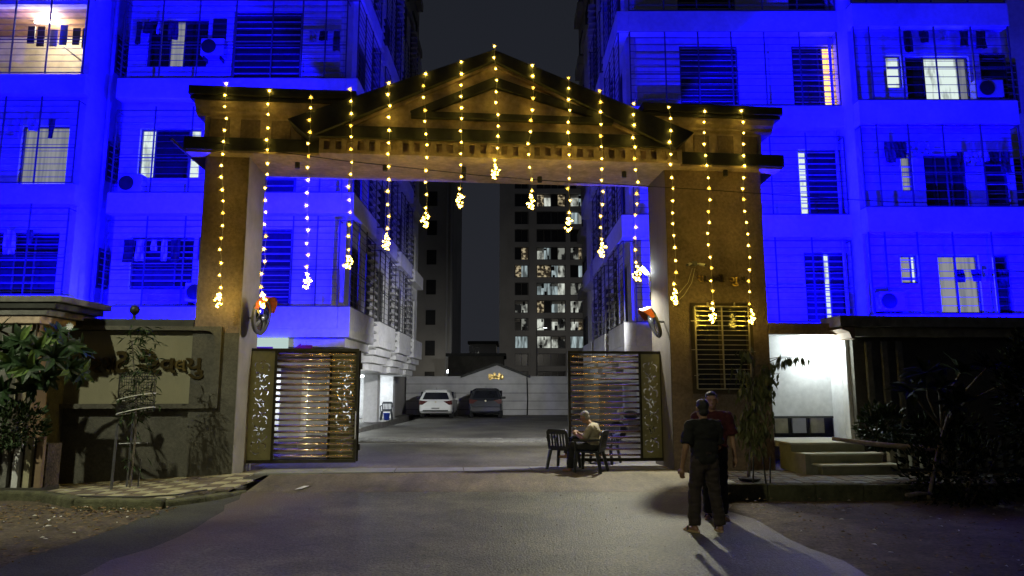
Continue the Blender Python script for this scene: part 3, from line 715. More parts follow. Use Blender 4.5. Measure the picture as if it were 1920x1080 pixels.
def ac_unit(label, x, Y, z, w=.8):
    t = thing('air_conditioner', label, 'air conditioner', (x, Y, z))
    MB().box(x - w / 2, x + w / 2, Y - .32, Y - .02, z, z + .55).build('casing', M_wht2, t, bevel=.02)
    MB().lathe([(.22, 0), (.22, .02), (.05, .03)], Matrix.Translation((x - .1, Y - .322, z + .28)) @ Matrix.Rotation(R(90), 4, 'X'), 16).build('fan_grille', M_blk, t)
    for e in (-1, 1): piece('bracket', M_blk, t, (x + e * (w / 2 - .1), Y - .15, z - .061), (.04, .29, .118))
    return t
FZ = [4.15, 7.5, 11.03, 14.4, 17.8]
LB = thing('apartment_building', 'white apartment block washed in blue light behind the sign wall', 'building', (-10, 24, .3))
YL, XL = 20.0, -4.97
# --- unit at the corner (front wall)
XU = -11.75
col0, col1 = -8.58, -6.48
holes = []; wins = []
for k in range(4):
    z0 = FZ[k]
    h = (col0, col1, z0 + .02, z0 + 2.35); holes.append(h); wins.append((h, [('shutter', 1)], 11))
    a, b = -11.2, -9.35
    kinds = {0: [('shutter', 1.2), ('dark', .5)], 1: [('cool', .35), ('dark', .9), ('cool', .3)], 2: [('dark', .7), ('curtain', .5), ('dark', .8)], 3: [('dark', 1)]}[k]
    h = (a, b, z0 + .55, z0 + 2.1); holes.append(h); wins.append((h, kinds, 9 if k == 0 else 0))
mb = MB(); wall_open(mb, XU, XL - .28, 3.05, 19.5, holes, lambda a, b, c, d: mb.box(a, b, YL, YL + .3, c, d)); mb.build('front_wall', M_wht, LB)
for h, k, nb in wins: window(LB, *h, YL, k, nb)
for k in range(4):
    z0 = FZ[k]
    MB().box(XU - .05, XL, YL - .38, YL - .003, z0 - .62, z0).build('parapet_band', M_wht, LB, bevel=.012)
    cage(LB, XU, XL - .03, z0, z0 + 2.55, YL, 17, [0, .17, .335, .5, .665, .8, .905, 1])
    piece('ac_grille', M_shut, LB, (-9.0, YL - .012, z0 + 1.75), (.42, .02, .7))
# --- protruding unit further left
XA0, XA1, YA = -17.5, -12.55, 19.45
fzA = [at(60, 556, YA)[1], at(60, 350, YA)[1], at(60, 147, YA)[1], 14.5]
holes = []; wins = []
for k in range(4):
    z0 = fzA[k]
    if k == 2: holes.append((-17.2, XA1 - .25, z0, z0 + 2.35)); continue
    a, b, _, _ = rect(35, 300, 125, 310, YA)
    kinds = {0: [('shutter', .9), ('dark', .5), ('shutter', .6)], 1: [('curtain', 1)], 3: [('dark', 1)]}[k]
    h = (a - (1.0 if k == 0 else 0), b, z0 + .05, z0 + 1.85); holes.append(h); wins.append((h, kinds, 8 if k == 0 else 0))
mb = MB(); wall_open(mb, XA0, XA1, 3.0, 19.5, holes, lambda a, b, c, d: mb.box(a, b, YA, YA + .25, c, d)); mb.build('front_wall', M_wht, LB)
for h, k, nb in wins: window(LB, *h, YA, k, nb)
for k in range(4):
    MB().box(XA0, XA1 + .1, YA - .3, YA - .003, fzA[k] - .6, fzA[k]).build('parapet_band', M_wht, LB, bevel=.012)
    cage(LB, XA0, XA1, fzA[k], fzA[k] + 2.5, YA, 16, [0, .2, .4, .57, .78, 1])
# lit balcony room on its third floor
z0 = fzA[2]
MB().box(-17.3, XA1 - .2, YA + 2.0, YA + 2.1, z0, z0 + 2.4).build('room_wall', mat('cream_wall', (.55, .5, .38), .8, var=.2, scale=2), LB)
MB().box(-17.3, XA1 - .2, YA + .26, YA + 2.0, z0 + 2.36, z0 + 2.44).build('room_ceiling', mat('pinkish_wood', (.42, .25, .18), .6, var=.3, scale=3), LB)
MB().box(XA1 - .25, XA1 - .15, YA + .26, YA + 2.0, z0, z0 + 2.35).build('room_wall', M_tan2, LB)
MB().box(-17.3, XA1 - .2, YA + .26, YA + 2.0, z0 - .06, z0).build('room_floor', M_stone, LB)
MB().box(-15.6, -14.5, YA + 1.3, YA + 1.9, z0, z0 + .75).build('cupboard', M_stonet, LB)
MB().tube([(-14.1, YA + 1.0, z0 + 1.55), (-12.9, YA + .9, z0 + .6)], .03, 6).build('clothes_pole', M_wht, LB)
for i, x in enumerate((-14.9, -14.6, -14.2, -13.9, -13.5, -13.2)):
    piece('hanging_cloth', (M_shut, M_trsr, M_wht2, M_blue)[i % 4], LB, (x, YA + .7, z0 + 1.75 - .05 * (i % 3)), (.22, .03, .55 + .1 * (i % 2)))
piece('clothes_line', M_bar, LB, (-14.3, YA + .7, z0 + 2.05), (2.6, .012, .012))
MB().box(-15.0, -14.3, YA + .9, YA + .98, z0 + 2.28, z0 + 2.34).build('ceiling_lamp', E_tube, LB)
lamp('POINT', 'lamp_light', (-14.5, YA + .9, z0 + 2.1), 130, (1, .86, .62), LB, .1)
# recess between the two units and returns
mb = MB(); mb.box(XA1, XU, 21.2, 21.45, 3, 19.5); mb.box(XA1 - .2, XA1 - .002, YA + .252, 21.2, 3, 19.5); mb.box(XU, XU + .2, YL + .302, 21.2, 3, 19.5); mb.build('recess_wall', M_wht, LB)
for k in range(3): window(LB, XA1 + .1, XU - .1, FZ[k] + .7, FZ[k] + 1.9, 21.04, [('shutter', 1)], 6)
MB().tube([(XA1 + .09, 20.4, 3), (XA1 + .09, 20.4, 19)], .06, 8).build('drain_pipe', M_wht2, LB)
for k in range(3): window(LB, 20.55, 21.1, FZ[k] + .7, FZ[k] + 1.9, XA1 + .17, [('shutter', 1)], 6, ax='x+')
# --- side facing the courtyard: bays and grooved pilasters
mb = MB(); sh = []
bays = [(20.305, 23.1), (24.1, 27.4), (28.4, 31.6), (32.6, 35.6)]
for (a, b) in bays:
    for k in range(5): sh.append((a + .75, b - .5, FZ[k] + .05, FZ[k] + 2.1))
wall_open(mb, 20.305, 36, 3.05, 19.5, sh, lambda a, b, c, d: mb.box(XL - .28, XL, a, b, c, d)); mb.build('side_wall', M_wht, LB)
for i, h in enumerate(sh): window(LB, *h, XL, [('dark', 1), ('shutter', .6)], 0, ax='x+')
for j, (a, b) in enumerate(bays):
    for k in range(4):
        z0 = FZ[k]
        MB().box(XL + .003, XL + .36, a if j else YL - .38, b, z0 - .62, z0).build('parapet_band', M_wht, LB, bevel=.012)
        if j < 3: cage(LB, a if j else YL - .3, b, z0, z0 + 2.55, XL, 16, [0, .3, .62, 1], ax='x+')
    if j < 3:
        for i in range(60):
            z = 3.2 + i * .27
            piece('louvre', M_wht2, LB, (XL + .16, (b + bays[j + 1][0]) / 2, z), (.3, .5, .07))
        MB().box(XL + .002, XL + .03, b + .2, bays[j + 1][0] - .2, 3.05, 19.4).build('louvre_back', M_shut, LB)
    # stepped corbel under the first floor
    for s in range(4):
        o = .36 - s * .0 - (.0 if s == 0 else .14 * s)
        MB().box(XL - .9, XL + o, (a + .14 * s) if j else (YL - .38 + .14 * s), b - .1 * s, FZ[0] - .62 - .27 * (s + 1) + .02, FZ[0] - .62 - .27 * s).build('corbel_step', M_wht, LB, bevel=.01)
for s in range(4):
    MB().box(XU, XL - .9, YL - .38 + .14 * s, YL + .3, FZ[0] - .62 - .27 * (s + 1) + .02, FZ[0] - .62 - .27 * s).build('corbel_step', M_wht, LB, bevel=.01)
MB().box(XA0, XL - .2, YL + .31, 36, 2.45, 2.7).build('first_floor_slab', M_wht, LB)
# stilt columns on the parking floor, with rendered grooves
def column(b, x, y, w, zt, n=4):
    c = MB()
    h = (zt - .36) / n
    for i in range(n): c.box(x - w / 2, x + w / 2, y - w / 2, y + w / 2, .36 + i * h + .012, .36 + (i + 1) * h - .012)
    c.box(x - w / 2 + .02, x + w / 2 - .02, y - w / 2 + .02, y + w / 2 - .02, .36, zt)
    c.build('column', M_wht, b)
for x, y in ((-6.3, 23.0), (-6.5, 27.4), (-6.3, 31.5), (-6.3, 35.6), (-8.9, 20.6), (-11.7, 20.6), (-6.4, 20.6)): column(LB, x, y, .62, 2.45)
MB().box(-8.8, -8.6, 20.9, 36, .36, 2.45).build('parking_wall', M_wht2, LB)
MB().box(-12, -6.6, 36, 36.2, .36, 2.45).build('parking_wall', M_wht, LB)
MB().tube([(XL + .1, 20.2, 2.75), (XL + .1, 22.2, 2.65), (XL - .5, 22.6, 2.4), (XL - .5, 22.6, .4)], .055, 8).build('drain_pipe', M_pip, LB)
for (x, y) in ((-7.3, 25.3), (-7.3, 33.2)):
    MB().box(x - .6, x + .6, y - .04, y + .04, 2.38, 2.44).build('tube_lamp', E_tube, LB)
    lamp('POINT', 'lamp_light', (x, y, 2.2), 210, (.9, .98, 1), LB, .25)
# rear wing of the same side, taller and unlit
ac_unit('air conditioner box beside the dark shutter on the third floor behind the gateway corner', -9.05, YL - .02, FZ[2] + .75, .7)
ac_unit('air conditioner box under the lowest floor window behind the sign wall', -9.0, YL - .02, FZ[0] + .15, .75)
ac_unit('air conditioner box at the middle floor window behind the sign wall', -11.5 + .3, YL - .02, FZ[1] + .02, .7)
def laundry(b, x0, x1, z, Y, n, seed):
    r = random.Random(seed)
    piece('clothes_line', M_bar, b, ((x0 + x1) / 2, Y, z), (x1 - x0, .01, .01))
    for i in range(n):
        x = lerp(x0, x1, (i + .5) / n) + r.uniform(-.05, .05); h = r.uniform(.3, .75); w = r.uniform(.16, .34); m = MB(); Q = []
        for j in range(5): Q.append([(x - w / 2 + w * q / 4, Y + .03 * math.sin(q * 2.1 + i + j), z - h * j / 4) for q in range(5)])
        for j in range(4):
            for q in range(4): m.quad([Q[j][q], Q[j][q + 1], Q[j + 1][q + 1], Q[j + 1][q]])
        m.build('hanging_cloth', (M_shut, M_wht2, M_trsr, M_wht, M_bwall)[r.randrange(5)], b)
laundry(LB, -11.3, -9.6, FZ[0] + 2.0, YL - .2, 5, 1); laundry(LB, -11.6, -10.2, FZ[2] + 1.9, YL - .2, 4, 2); laundry(LB, -16, -13.2, fzA[1] + 2.0, YA - .15, 6, 3); laundry(LB, -6.2, -5.2, FZ[2] + 1.6, YL - .2, 3, 4)
laundry(LB, -16.2, -13.4, fzA[0] + 1.9, YA - .15, 5, 9)
LW = thing('apartment_tower', 'tall unlit apartment wing rising above the left slope of the pediment', 'building', (-10, 40, 0))
MB().box(-16, -6.3, 36.3, 44, .1, 42).build('wall', M_tow, LW)
for k in range(11):
    z = 4 + 3.3 * k
    for j, (a, b) in enumerate(((37.0, 39.4), (40.6, 43.0))):
        MB().box(-6.298, -5.9, a, b, z - .5, z).build('balcony_band', M_tow2, LW)
        window(LW, a + .3, b - .3, z + .1, z + 1.7, -6.3 + .17, [('dark', 1)], 0, ax='x+')
# ------------------------------------------------------------------ right building
RB = thing('apartment_building', 'white apartment block washed in blue light behind the booth', 'building', (9, 24, .3))
YR, XR = 20.5, 3.62
gz = [at(1400, 606, YR)[1], at(1300, 408, YR)[1], at(1400, 207, YR)[1], at(1300, 32, YR)[1], 17.0]
gz[0] = 3.75
XR1 = at(1606, 300, 19.6)[0] - .002
c0, c1, _, _ = rect(1275, 85, 1385, 195, YR); d0, d1, _, _ = rect(1487, 92, 1590, 208, YR)
holes = []; wins = []
KR = {0: [('shutter', .32), ('cool', .1), ('shutter', .5)], 1: [('cool', .14), ('shutter', .7), ('cool', .13)], 2: [('shutter', .50), ('dark', .08), ('warm', .42)], 3: [('shutter', 1)]}
for k in range(4):
    h = (c0, c1, gz[k] + .02, gz[k] + 2.15); holes.append(h); wins.append((h, [('shutter', 1)], 11))
    h = (d0, d1, gz[k] + .02, gz[k] + 2.15); holes.append(h); wins.append((h, KR[k], 12))
mb = MB(); wall_open(mb, XR + .28, XR1, 2.9, 19, holes, lambda a, b, c, d: mb.box(a, b, YR, YR + .3, c, d)); mb.build('front_wall', M_wht, RB)
for h, k, nb in wins: window(RB, *h, YR, k, nb)
for k in range(4):
    MB().box(XR, XR1 + .02, YR - .36, YR - .003, gz[k] - .68, gz[k]).build('parapet_band', M_wht, RB, bevel=.012)
    cage(RB, XR + .03, XR1 - .05, gz[k], gz[k] + 2.45, YR, 14, [0, .17, .33, .49, .65, .82, 1])
XQ0, XQ1, YQ = at(1606, 300, 19.6)[0], at(1900, 300, 19.6)[0], 19.6
qz = [at(1750, 592, YQ)[1], at(1750, 394, YQ)[1], at(1750, 197, YQ)[1], at(1750, 18, YQ)[1], 17.0]
holes = []; wins = []
def addw(k, px0, py0, px1, py1, kinds, nb):
    a, b, c, d = rect(px0, py0, px1, py1, YQ); h = (a, b, c, d); holes.append(h); wins.append((h, kinds, nb))
addw(2, 1662, 103, 1692, 165, [('cool', 1)], 4)
addw(2, 1700, 105, 1820, 193, [('dark', .33), ('cool', .62), ('curtain', .15)], 0)
addw(1, 1690, 285, 1712, 358, [('curtain', 1)], 4)
addw(1, 1735, 290, 1815, 392, [('shutter', .3), ('dark', .4), ('shutter', .3)], 0)
addw(0, 1689, 478, 1722, 532, [('curtain', 1), ('cool', .35)], 3)
addw(0, 1762, 478, 1840, 588, [('curtain', 1), ('curtain', 1.2)], 0)
addw(0, 1865, 478, 1897, 588, [('curtain', .3), ('dark', 1)], 0)
addw(1, 1850, 300, 1893, 390, [('shutter', 1)], 5)
addw(2, 1840, 100, 1893, 193, [('shutter', 1)], 5)
mb = MB(); wall_open(mb, XQ0, XQ1, 2.9, 19, holes, lambda a, b, c, d: mb.box(a, b, YQ, YQ + .3, c, d)); mb.build('front_wall', M_wht, RB)
for h, k, nb in wins: window(RB, *h, YQ, k, nb)
for k in range(4):
    MB().box(XQ0, XQ1 + (.05 if k else 2), YQ - .36, YQ - .003, qz[k] - .72, qz[k]).build('parapet_band', M_wht, RB, bevel=.012)
    cage(RB, XQ0 + .02, XQ1, qz[k], qz[k] + 2.45, YQ, 13, [0, .1, .3, .52, .76, 1])
mb = MB().box(XQ0, XQ0 + .28, YQ + .302, YR + .3, 2.9, 19).box(XQ1 + .002, XQ1 + 3, 21, 21.3, 2.9, 19)
mb.build('return_wall', M_wht, RB)
for k in range(3): window(RB, XQ1 + .15, XQ1 + 1.4, qz[k] + .3, qz[k] + 2, 20.84, [('shutter', 1)], 7)
laundry(RB, XQ0 + .7, XQ0 + 2.2, qz[1] + 2.0, YQ - .18, 4, 5); laundry(RB, XQ0 + 1.4, XQ1 - .4, qz[2] + 2.25, YQ - .18, 5, 6); laundry(RB, XQ0 + 2.4, XQ1 - .5, qz[0] + 1.3, YQ - .18, 4, 7); laundry(RB, XQ0 + 2.8, XQ1 - .2, qz[1] + 1.7, YQ - .18, 5, 8)
ac_unit('air conditioner box beside the lit top window of the right building', XQ1 - .7, YQ - .02, qz[2] + .1, .8)
ac_unit('air conditioner box low on the bay nearest the booth', XQ0 + .55, YQ - .02, qz[0] + .1, .7)
for x in (XR1 - .15, XQ0 + .12): MB().tube([(x, (YR if x < XQ0 else YQ) - .05, 2.9), (x, (YR if x < XQ0 else YQ) - .05, 18.5)], .05, 8).build('drain_pipe', M_wht2, RB)
# side facing the courtyard
mb = MB(); sh = []
baysr = [(20.805, 23.4), (24.4, 27.6), (28.6, 31.8)]
for (a, b) in baysr:
    for k in range(5): sh.append((a + .75, b - .5, gz[k] + .05, gz[k] + 2.0))
wall_open(mb, 20.805, 33, 2.9, 19, sh, lambda a, b, c, d: mb.box(XR, XR + .28, a, b, c, d)); mb.build('side_wall', M_wht, RB)
for h in sh: window(RB, *h, XR, [('dark', 1), ('shutter', .6)], 0, ax='x-')
for j, (a, b) in enumerate(baysr):
    for k in range(4):
        MB().box(XR - .36, XR - .003, a if j else YR - .36, b, gz[k] - .68, gz[k]).build('parapet_band', M_wht, RB, bevel=.012)
        if j < 2: cage(RB, a if j else YR - .28, b, gz[k], gz[k] + 2.45, XR, 14, [0, .3, .62, 1], ax='x-')
    if j < 2:
        for i in range(55): piece('louvre', M_wht2, RB, (XR - .16, (b + baysr[j + 1][0]) / 2, 3.1 + i * .28), (.3, .5, .07))
        MB().box(XR - .03, XR - .002, b + .2, baysr[j + 1][0] - .2, 3, 19).build('louvre_back', M_shut, RB)
    for s in range(4):
        o = .36 - .14 * s
        MB().box(XR - o, XR + .9, (a + .14 * s) if j else (YR - .36 + .14 * s), b - .1 * s, gz[0] - .68 - .2 * (s + 1) + .015, gz[0] - .68 - .2 * s).build('corbel_step', M_wht, RB, bevel=.01)
MB().box(XR + .2, 14, YR + .31, 33, 2.1, 2.3).build('first_floor_slab', M_wht, RB)
for x, y in ((5.5, 21.2), (5.5, 25), (5.5, 29), (5.5, 32.7), (8.5, 21.2), (8.5, 25)): column(RB, x, y, .6, 2.1)
MB().box(7.5, 7.7, 20.8, 33, .36, 2.1).build('parking_wall', M_wht2, RB)
MB().box(6.3, 7.3, 26.0, 26.05, .9, 1.8).build('notice_board', M_tan2, RB)
MB().box(6.0, 7.2, 23.46, 23.54, 2.02, 2.08).build('tube_lamp', E_tube, RB)
lamp('POINT', 'lamp_light', (6.6, 23.5, 1.9), 260, (1, .97, .82), RB, .25)
RW = thing('apartment_tower', 'tall unlit apartment wing rising above the right slope of the pediment', 'building', (8, 38, 0))
MB().box(4.1, 14, 33.1, 40, .1, 42).build('wall', M_tow, RW)
for k in range(11):
    z = 4 + 3.3 * k
    for j, (a, b) in enumerate(((33.6, 35.8), (37.0, 39.2))):
        MB().box(3.75, 4.098, a, b, z - .5, z).build('balcony_band', M_tow2, RW)
        window(RW, a + .3, b - .3, z + .1, z + 1.7, 4.1 - .17, [('dark', 1)], 0, ax='x-')

# ================================================================== THE END OF THE COURTYARD
ew = thing('end_wall', 'grooved grey courtyard end wall with a small gable behind the parked cars', 'wall', (-1, 41, .3))
zl = [.3, at(960, 768, 41)[1], at(960, 752, 41)[1], at(960, 737, 41)[1], at(960, 720, 41)[1], 2.56]
for i in range(5): MB().box(-6.2, 6, 41, 41.25, zl[i] + .012, zl[i + 1] - .012).build('wall_course', M_wht2, ew)
MB().box(-6.2, 6, 41.03, 41.22, .2, 2.56).build('wall_core', M_trim, ew)
gx0_, gx1_ = at(868, 706, 41)[0], at(990, 706, 41)[0]; gcx, gzp = at(932, 684, 41)
MB().prism([(gx0_, 2.552), (gx1_, 2.552), (gcx, gzp)], 'y', 40.97, 41.2).build('gable', M_wht2, ew)
for e in (gx0_ - .12, gx1_ + .12): MB().prism([(gcx, gzp + .12), (e, 2.6), (e, 2.45), (gcx, gzp - .03)], 'y', 40.85, 41.3).build('gable_coping', M_trim, ew)
mb = MB(); rr = random.Random(4)
for i in range(7):
    a = at(918 + i * 3, 706 + 3 * math.sin(i * 1.7), 40.9)
    mb.obox(Matrix.Translation((a[0], 40.94, a[1])) @ Matrix.Rotation(i * 1.1, 4, 'Y'), .13, .04, .28)
a = at(941, 707, 40.9); mb.ball((a[0], 40.93, a[1]), .11, 8, sc=(1, .3, 1.5))
mb.build('brass_emblem', M_brass, ew)
MB().tube([(gx1_ - .05, 40.9, .3), (gx1_ - .02, 40.9, 1.2), (gx1_ - .06, 40.92, 2.5)], .04, 6).build('drain_pipe', M_blk, ew)
# ------------------------------------------------------------------ far towers
ft = thing('apartment_tower', 'distant tall apartment tower with rows of lit windows behind the end wall', 'building', (6, 118, 0))
YT = 115.
tx0, tx1 = at(940, 500, YT)[0], at(1130, 500, YT)[0]
cols = [(965, 991), (1006, 1061), (1069, 1102)]
ROWY = [342 + 33.3 * i for i in range(11)]
fw = []; 
LIT = {(0, 1): 1, (0, 2): 1, (1, 2): 0, (3, 1): 1, (3, 2): 1, (4, 1): 1, (4, 2): 1, (5, 1): 1, (5, 2): 0, (6, 0): 1, (6, 1): 1, (6, 2): 1, (7, 0): 1, (7, 1): 1, (7, 2): 1, (8, 1): 1, (8, 0): 0, (8, 2): 0, (4, 0): 0, (3, 0): 0}
hol = []
for r in range(-4, 11):
    for c, (p0, p1) in enumerate(cols):
        y = 375 + 33.3 * (r - 0)
        a, b, z0, z1 = rect(p0, y - 12, p1, y + 12, YT); hol.append((a, b, z0, z1, r, c))
mb = MB(); wall_open(mb, tx0, tx1, 0, 46, [h[:4] for h in hol], lambda a, b, c, d: mb.box(a, b, YT, YT + .8, c, d)); mb.build('wall', M_tow2, ft)
MB().box(tx0, tx1, YT + .801, YT + 14, 0, 45.9).build('tower_block', M_tow, ft)
MB().box(tx0 - .3, tx0 + 1.0, YT - .5, YT - .002, 0, 46.4).build('pier', M_tow2, ft)
MB().box(at(991, 500, YT)[0] + .2, at(1005, 500, YT)[0] - .2, YT - .4, YT - .002, 0, 46.4).build('pier', M_tow2, ft)
for a, b, z0, z1, r, c in hol:
    if z1 > 45.5: continue
    lit = LIT.get((r, c), -1)
    m = E_far if lit == 1 else (E_fard if lit == 0 else M_farw)
    w = MB().box(a, a + .12, YT + .3, YT + .5, z0, z1).box(b - .12, b, YT + .3, YT + .5, z0, z1).box(a + .12, b - .12, YT + .3, YT + .5, z0, z0 + .12).box(a + .12, b - .12, YT + .3, YT + .5, z1 - .12, z1)
    if c == 1: w.box((a + b) / 2 - .1, (a + b) / 2 + .1, YT + .3, YT + .5, z0 + .12, z1 - .12)
    w = w.build('window', M_frame, ft)
    nq = 4 if c == 1 else 2
    for q in range(nq):
        mm = m if lit < 0 else random.choice((m, m, E_far2, E_far3, E_fard, M_farw))
        MB().box(lerp(a + .12, b - .12, q / nq), lerp(a + .12, b - .12, (q + 1) / nq) - .06, YT + .5, YT + .6, z0 + .12, z1 - .12 - (random.choice((0, 0, .5)) if lit == 1 else 0)).build('pane', mm, w)
    if lit == 1:
        for q in range(3):
            xx = random.uniform(a + .4, b - .4); hh = random.uniform(.3, .8)
            piece('hanging_cloth', M_shut, w, (xx, YT + .4, z0 + (hh / 2 + .13 if q % 2 else z1 - z0 - hh / 2 - .2)), (random.uniform(.15, .5), .05, hh))
t2 = thing('apartment_tower', 'dark slim distant tower with a yellowish lit base left of the sky gap', 'building', (-8, 72, 0))
a0, a1 = at(778, 500, 70)[0], at(849, 500, 70)[0]
MB().box(a0, a1, 70, 82, 0, 29).build('wall', M_tow, t2)
for px in (838, 846):
    x = at(px, 500, 69.9)[0]; MB().tube([(x, 69.85, 1), (x, 69.85, 28)], .12, 6).build('drain_pipe', M_tow2, t2)
for k in range(9):
    for (p0, p1) in ((800, 818),):
        b0, b1 = at(p0, 500, 70)[0], at(p1, 500, 70)[0]
        MB().box(b0, b1, 69.93, 69.999, 2 + 3.1 * k, 3.5 + 3.1 * k).build('window', M_farw, t2)
xx, zz = at(841, 696, 66)
MB().ball((xx, 66, zz), .15, 8).build('wall_lamp', E_led, t2)
lamp('POINT', 'lamp_light', (xx - 1.8, 66.5, zz + .6), 22, (1, .78, .4), t2, .3)
t3 = thing('distant_house', 'small dark far house with a flat overhanging roof on the skyline', 'house', (-4, 92, 0))
a0, a1, z0, z1 = rect(880, 645, 930, 690, 90)
MB().box(a0, a1, 90, 96, 0, z1).build('wall', M_tow, t3)
MB().box(a0 - .2, a1 + .3, 89.4, 96.5, z1, z1 + .35).build('roof', M_trim, t3)
for px in (883, 894, 894):
    x, z = at(px, 655 + (0 if px == 883 else 4), 89.9); MB().box(x - .25, x + .25, 89.95, 89.99, z - .4, z + .5).build('window', E_fard, t3)
t4 = thing('distant_shed', 'low dark distant building just above the courtyard end wall', 'building', (-5, 60, 0))
a0, a1, z0, z1 = rect(840, 668, 944, 720, 58); MB().box(a0, a1, 58, 64, 0, z1).build('wall', M_bwall, t4)
MB().box(a0 - .2, a1 + .2, 57.8, 64.2, z1, z1 + .25).build('roof', M_trim, t4)

# ================================================================== LAMPS
def floodlight(label, loc, aim, energy):
    t = thing('floodlight', label, 'floodlight', loc, 0, 'blue floodlights washing the facades')
    d = (Vector(aim) - Vector(loc)).normalized(); M = Matrix.Translation(loc) @ d.to_track_quat('-Z', 'Y').to_matrix().to_4x4()
    b = MB(); b.obox(M @ Matrix.Translation((0, 0, .05)), .26, .2, .07); b.build('housing', M_blk, t)
    b = MB(); b.obox(M @ Matrix.Translation((0, 0, .012)), .22, .16, .004); b.build('lens', emit('blue_lens', (.05, .02, 1), 3) if 'blue_lens' not in MT else MT['blue_lens'], t)
    MB().box(loc[0] - .02, loc[0] + .02, loc[1] - .02, loc[1] + .02, loc[2] - .25, loc[2] - .06).build('bracket', M_blk, t)
    lamp('SPOT', 'lamp_light', tuple(Vector(loc) + d * .03), energy, (.0016, .0, 1), t, .08, R(122), .12, aim)
for lab, x, ax, e in (('far', -14.6, -14.6, 5000), ('middle', -11, -11, 5000), ('near', -7.6, -7.0, 3600)):
    floodlight(f'black blue-beam floodlight behind the sign wall, {lab} one from the gate', (x, 15.4, 3.05), (ax, 20, 10.2), e)
for lab, x, ax, e in (('near', 6.4, 6.0, 4200), ('middle', 9.6, 9.6, 4800), ('far', 13.0, 13, 4600)):
    floodlight(f'black blue-beam floodlight behind the booth wall, {lab} one from the gate', (x, 16.9, 3.2), (ax, 20.3, 9.6), e)
for lab, x, ax in (('sign wall', -5.9, -10.5), ('booth', 5.0, 9.5)):
    p = G @ Vector((x, .95, 8.42))
    floodlight(f'black blue-beam floodlight on top of the gateway at its {lab} end', tuple(p), (ax, 20, 7.2), 6500)
# bright lamp arm on the right pillar
lp = thing('lamp_arm', 'bright white lamp on a short arm fixed to the inner edge of the grilled pillar', 'lamp', (3.4, 16.2, 4.2))
lx, lz = at(1217, 513, 16.4)
tip = Vector((lx - .12, 16.42, lz + .1)); root = Vector((3.36, 16.46, 4.05))
MB().tube([root, lerp(root, tip, .5) + Vector((.03, 0, -.05)), tip + Vector((.14, 0, -.14))], .02, 8).build('arm', M_pip, lp)
d = (tip - root).normalized()
MB().tube([tip + Vector((.16, 0, -.15)), tip], [.06, .045], 8).build('lamp_head', M_pip, lp)
MB().tube([tip + Vector((.06, -.05, -.10)), tip + Vector((-.07, -.05, .05))], .045, 8).build('led_tube', E_led, lp)
MB().box(3.3, 3.43, 16.4, 16.52, 3.95, 4.13).build('junction_box', M_blk, lp)
lamp('SPOT', 'lamp_light', tuple(tip + Vector((-.16, .0, -.06))), 1350, (1, .97, .78), lp, .07, R(136), .5, tuple(tip + Vector((-1.5, -.45, -1.9))))
lamp('SPOT', 'lamp_light', tuple(tip + Vector((-.12, .1, -.02))), 5000, (.97, .98, .96), lp, .08, R(62), .7, (-3.6, 31, .6))
# street lamps out of view; the road and far-tower ones are added fill
def street_lamp(label, x, y, h, arm, energy, aim, size, col):
    t = thing('street_lamp', label, 'street lamp', (x, y, 0), 0, 'street lamps on the approach road')
    MB().tube([(x, y, -.1), (x, y, h * .6), (x, y, h)], [.09, .07, .05], 10).build('pole', M_pip, t)
    MB().tube([(x, y, h - .05), (x + arm * .5, y + .2, h + .2), (x + arm, y + .4, h + .22)], .035, 8).build('arm', M_pip, t)
    MB().box(x + arm - .15, x + arm + .4, y + .28, y + .52, h + .16, h + .26).build('head', M_pip, t, bevel=.02)
    MB().box(x + arm - .05, x + arm + .35, y + .32, y + .48, h + .145, h + .158).build('led_panel', E_tube, t)
    lamp('SPOT', 'lamp_light', (x + arm + .15, y + .4, h + .12), energy, col, t, .12, size, .7, aim)
street_lamp('grey street lamp by the soil verge lighting the sign wall', -12.2, 4.2, 11.6, .9, 6800, (-8.3, 12.6, .6), R(44), (.99, 1, .70))
street_lamp('added unseen street lamp behind the viewer filling light onto the asphalt', -4.9, -3.5, 8.5, 1.2, 2100, (-1.5, 8.4, 0), R(56), (1, .98, .60))  # added unseen fill lamp for the road surface

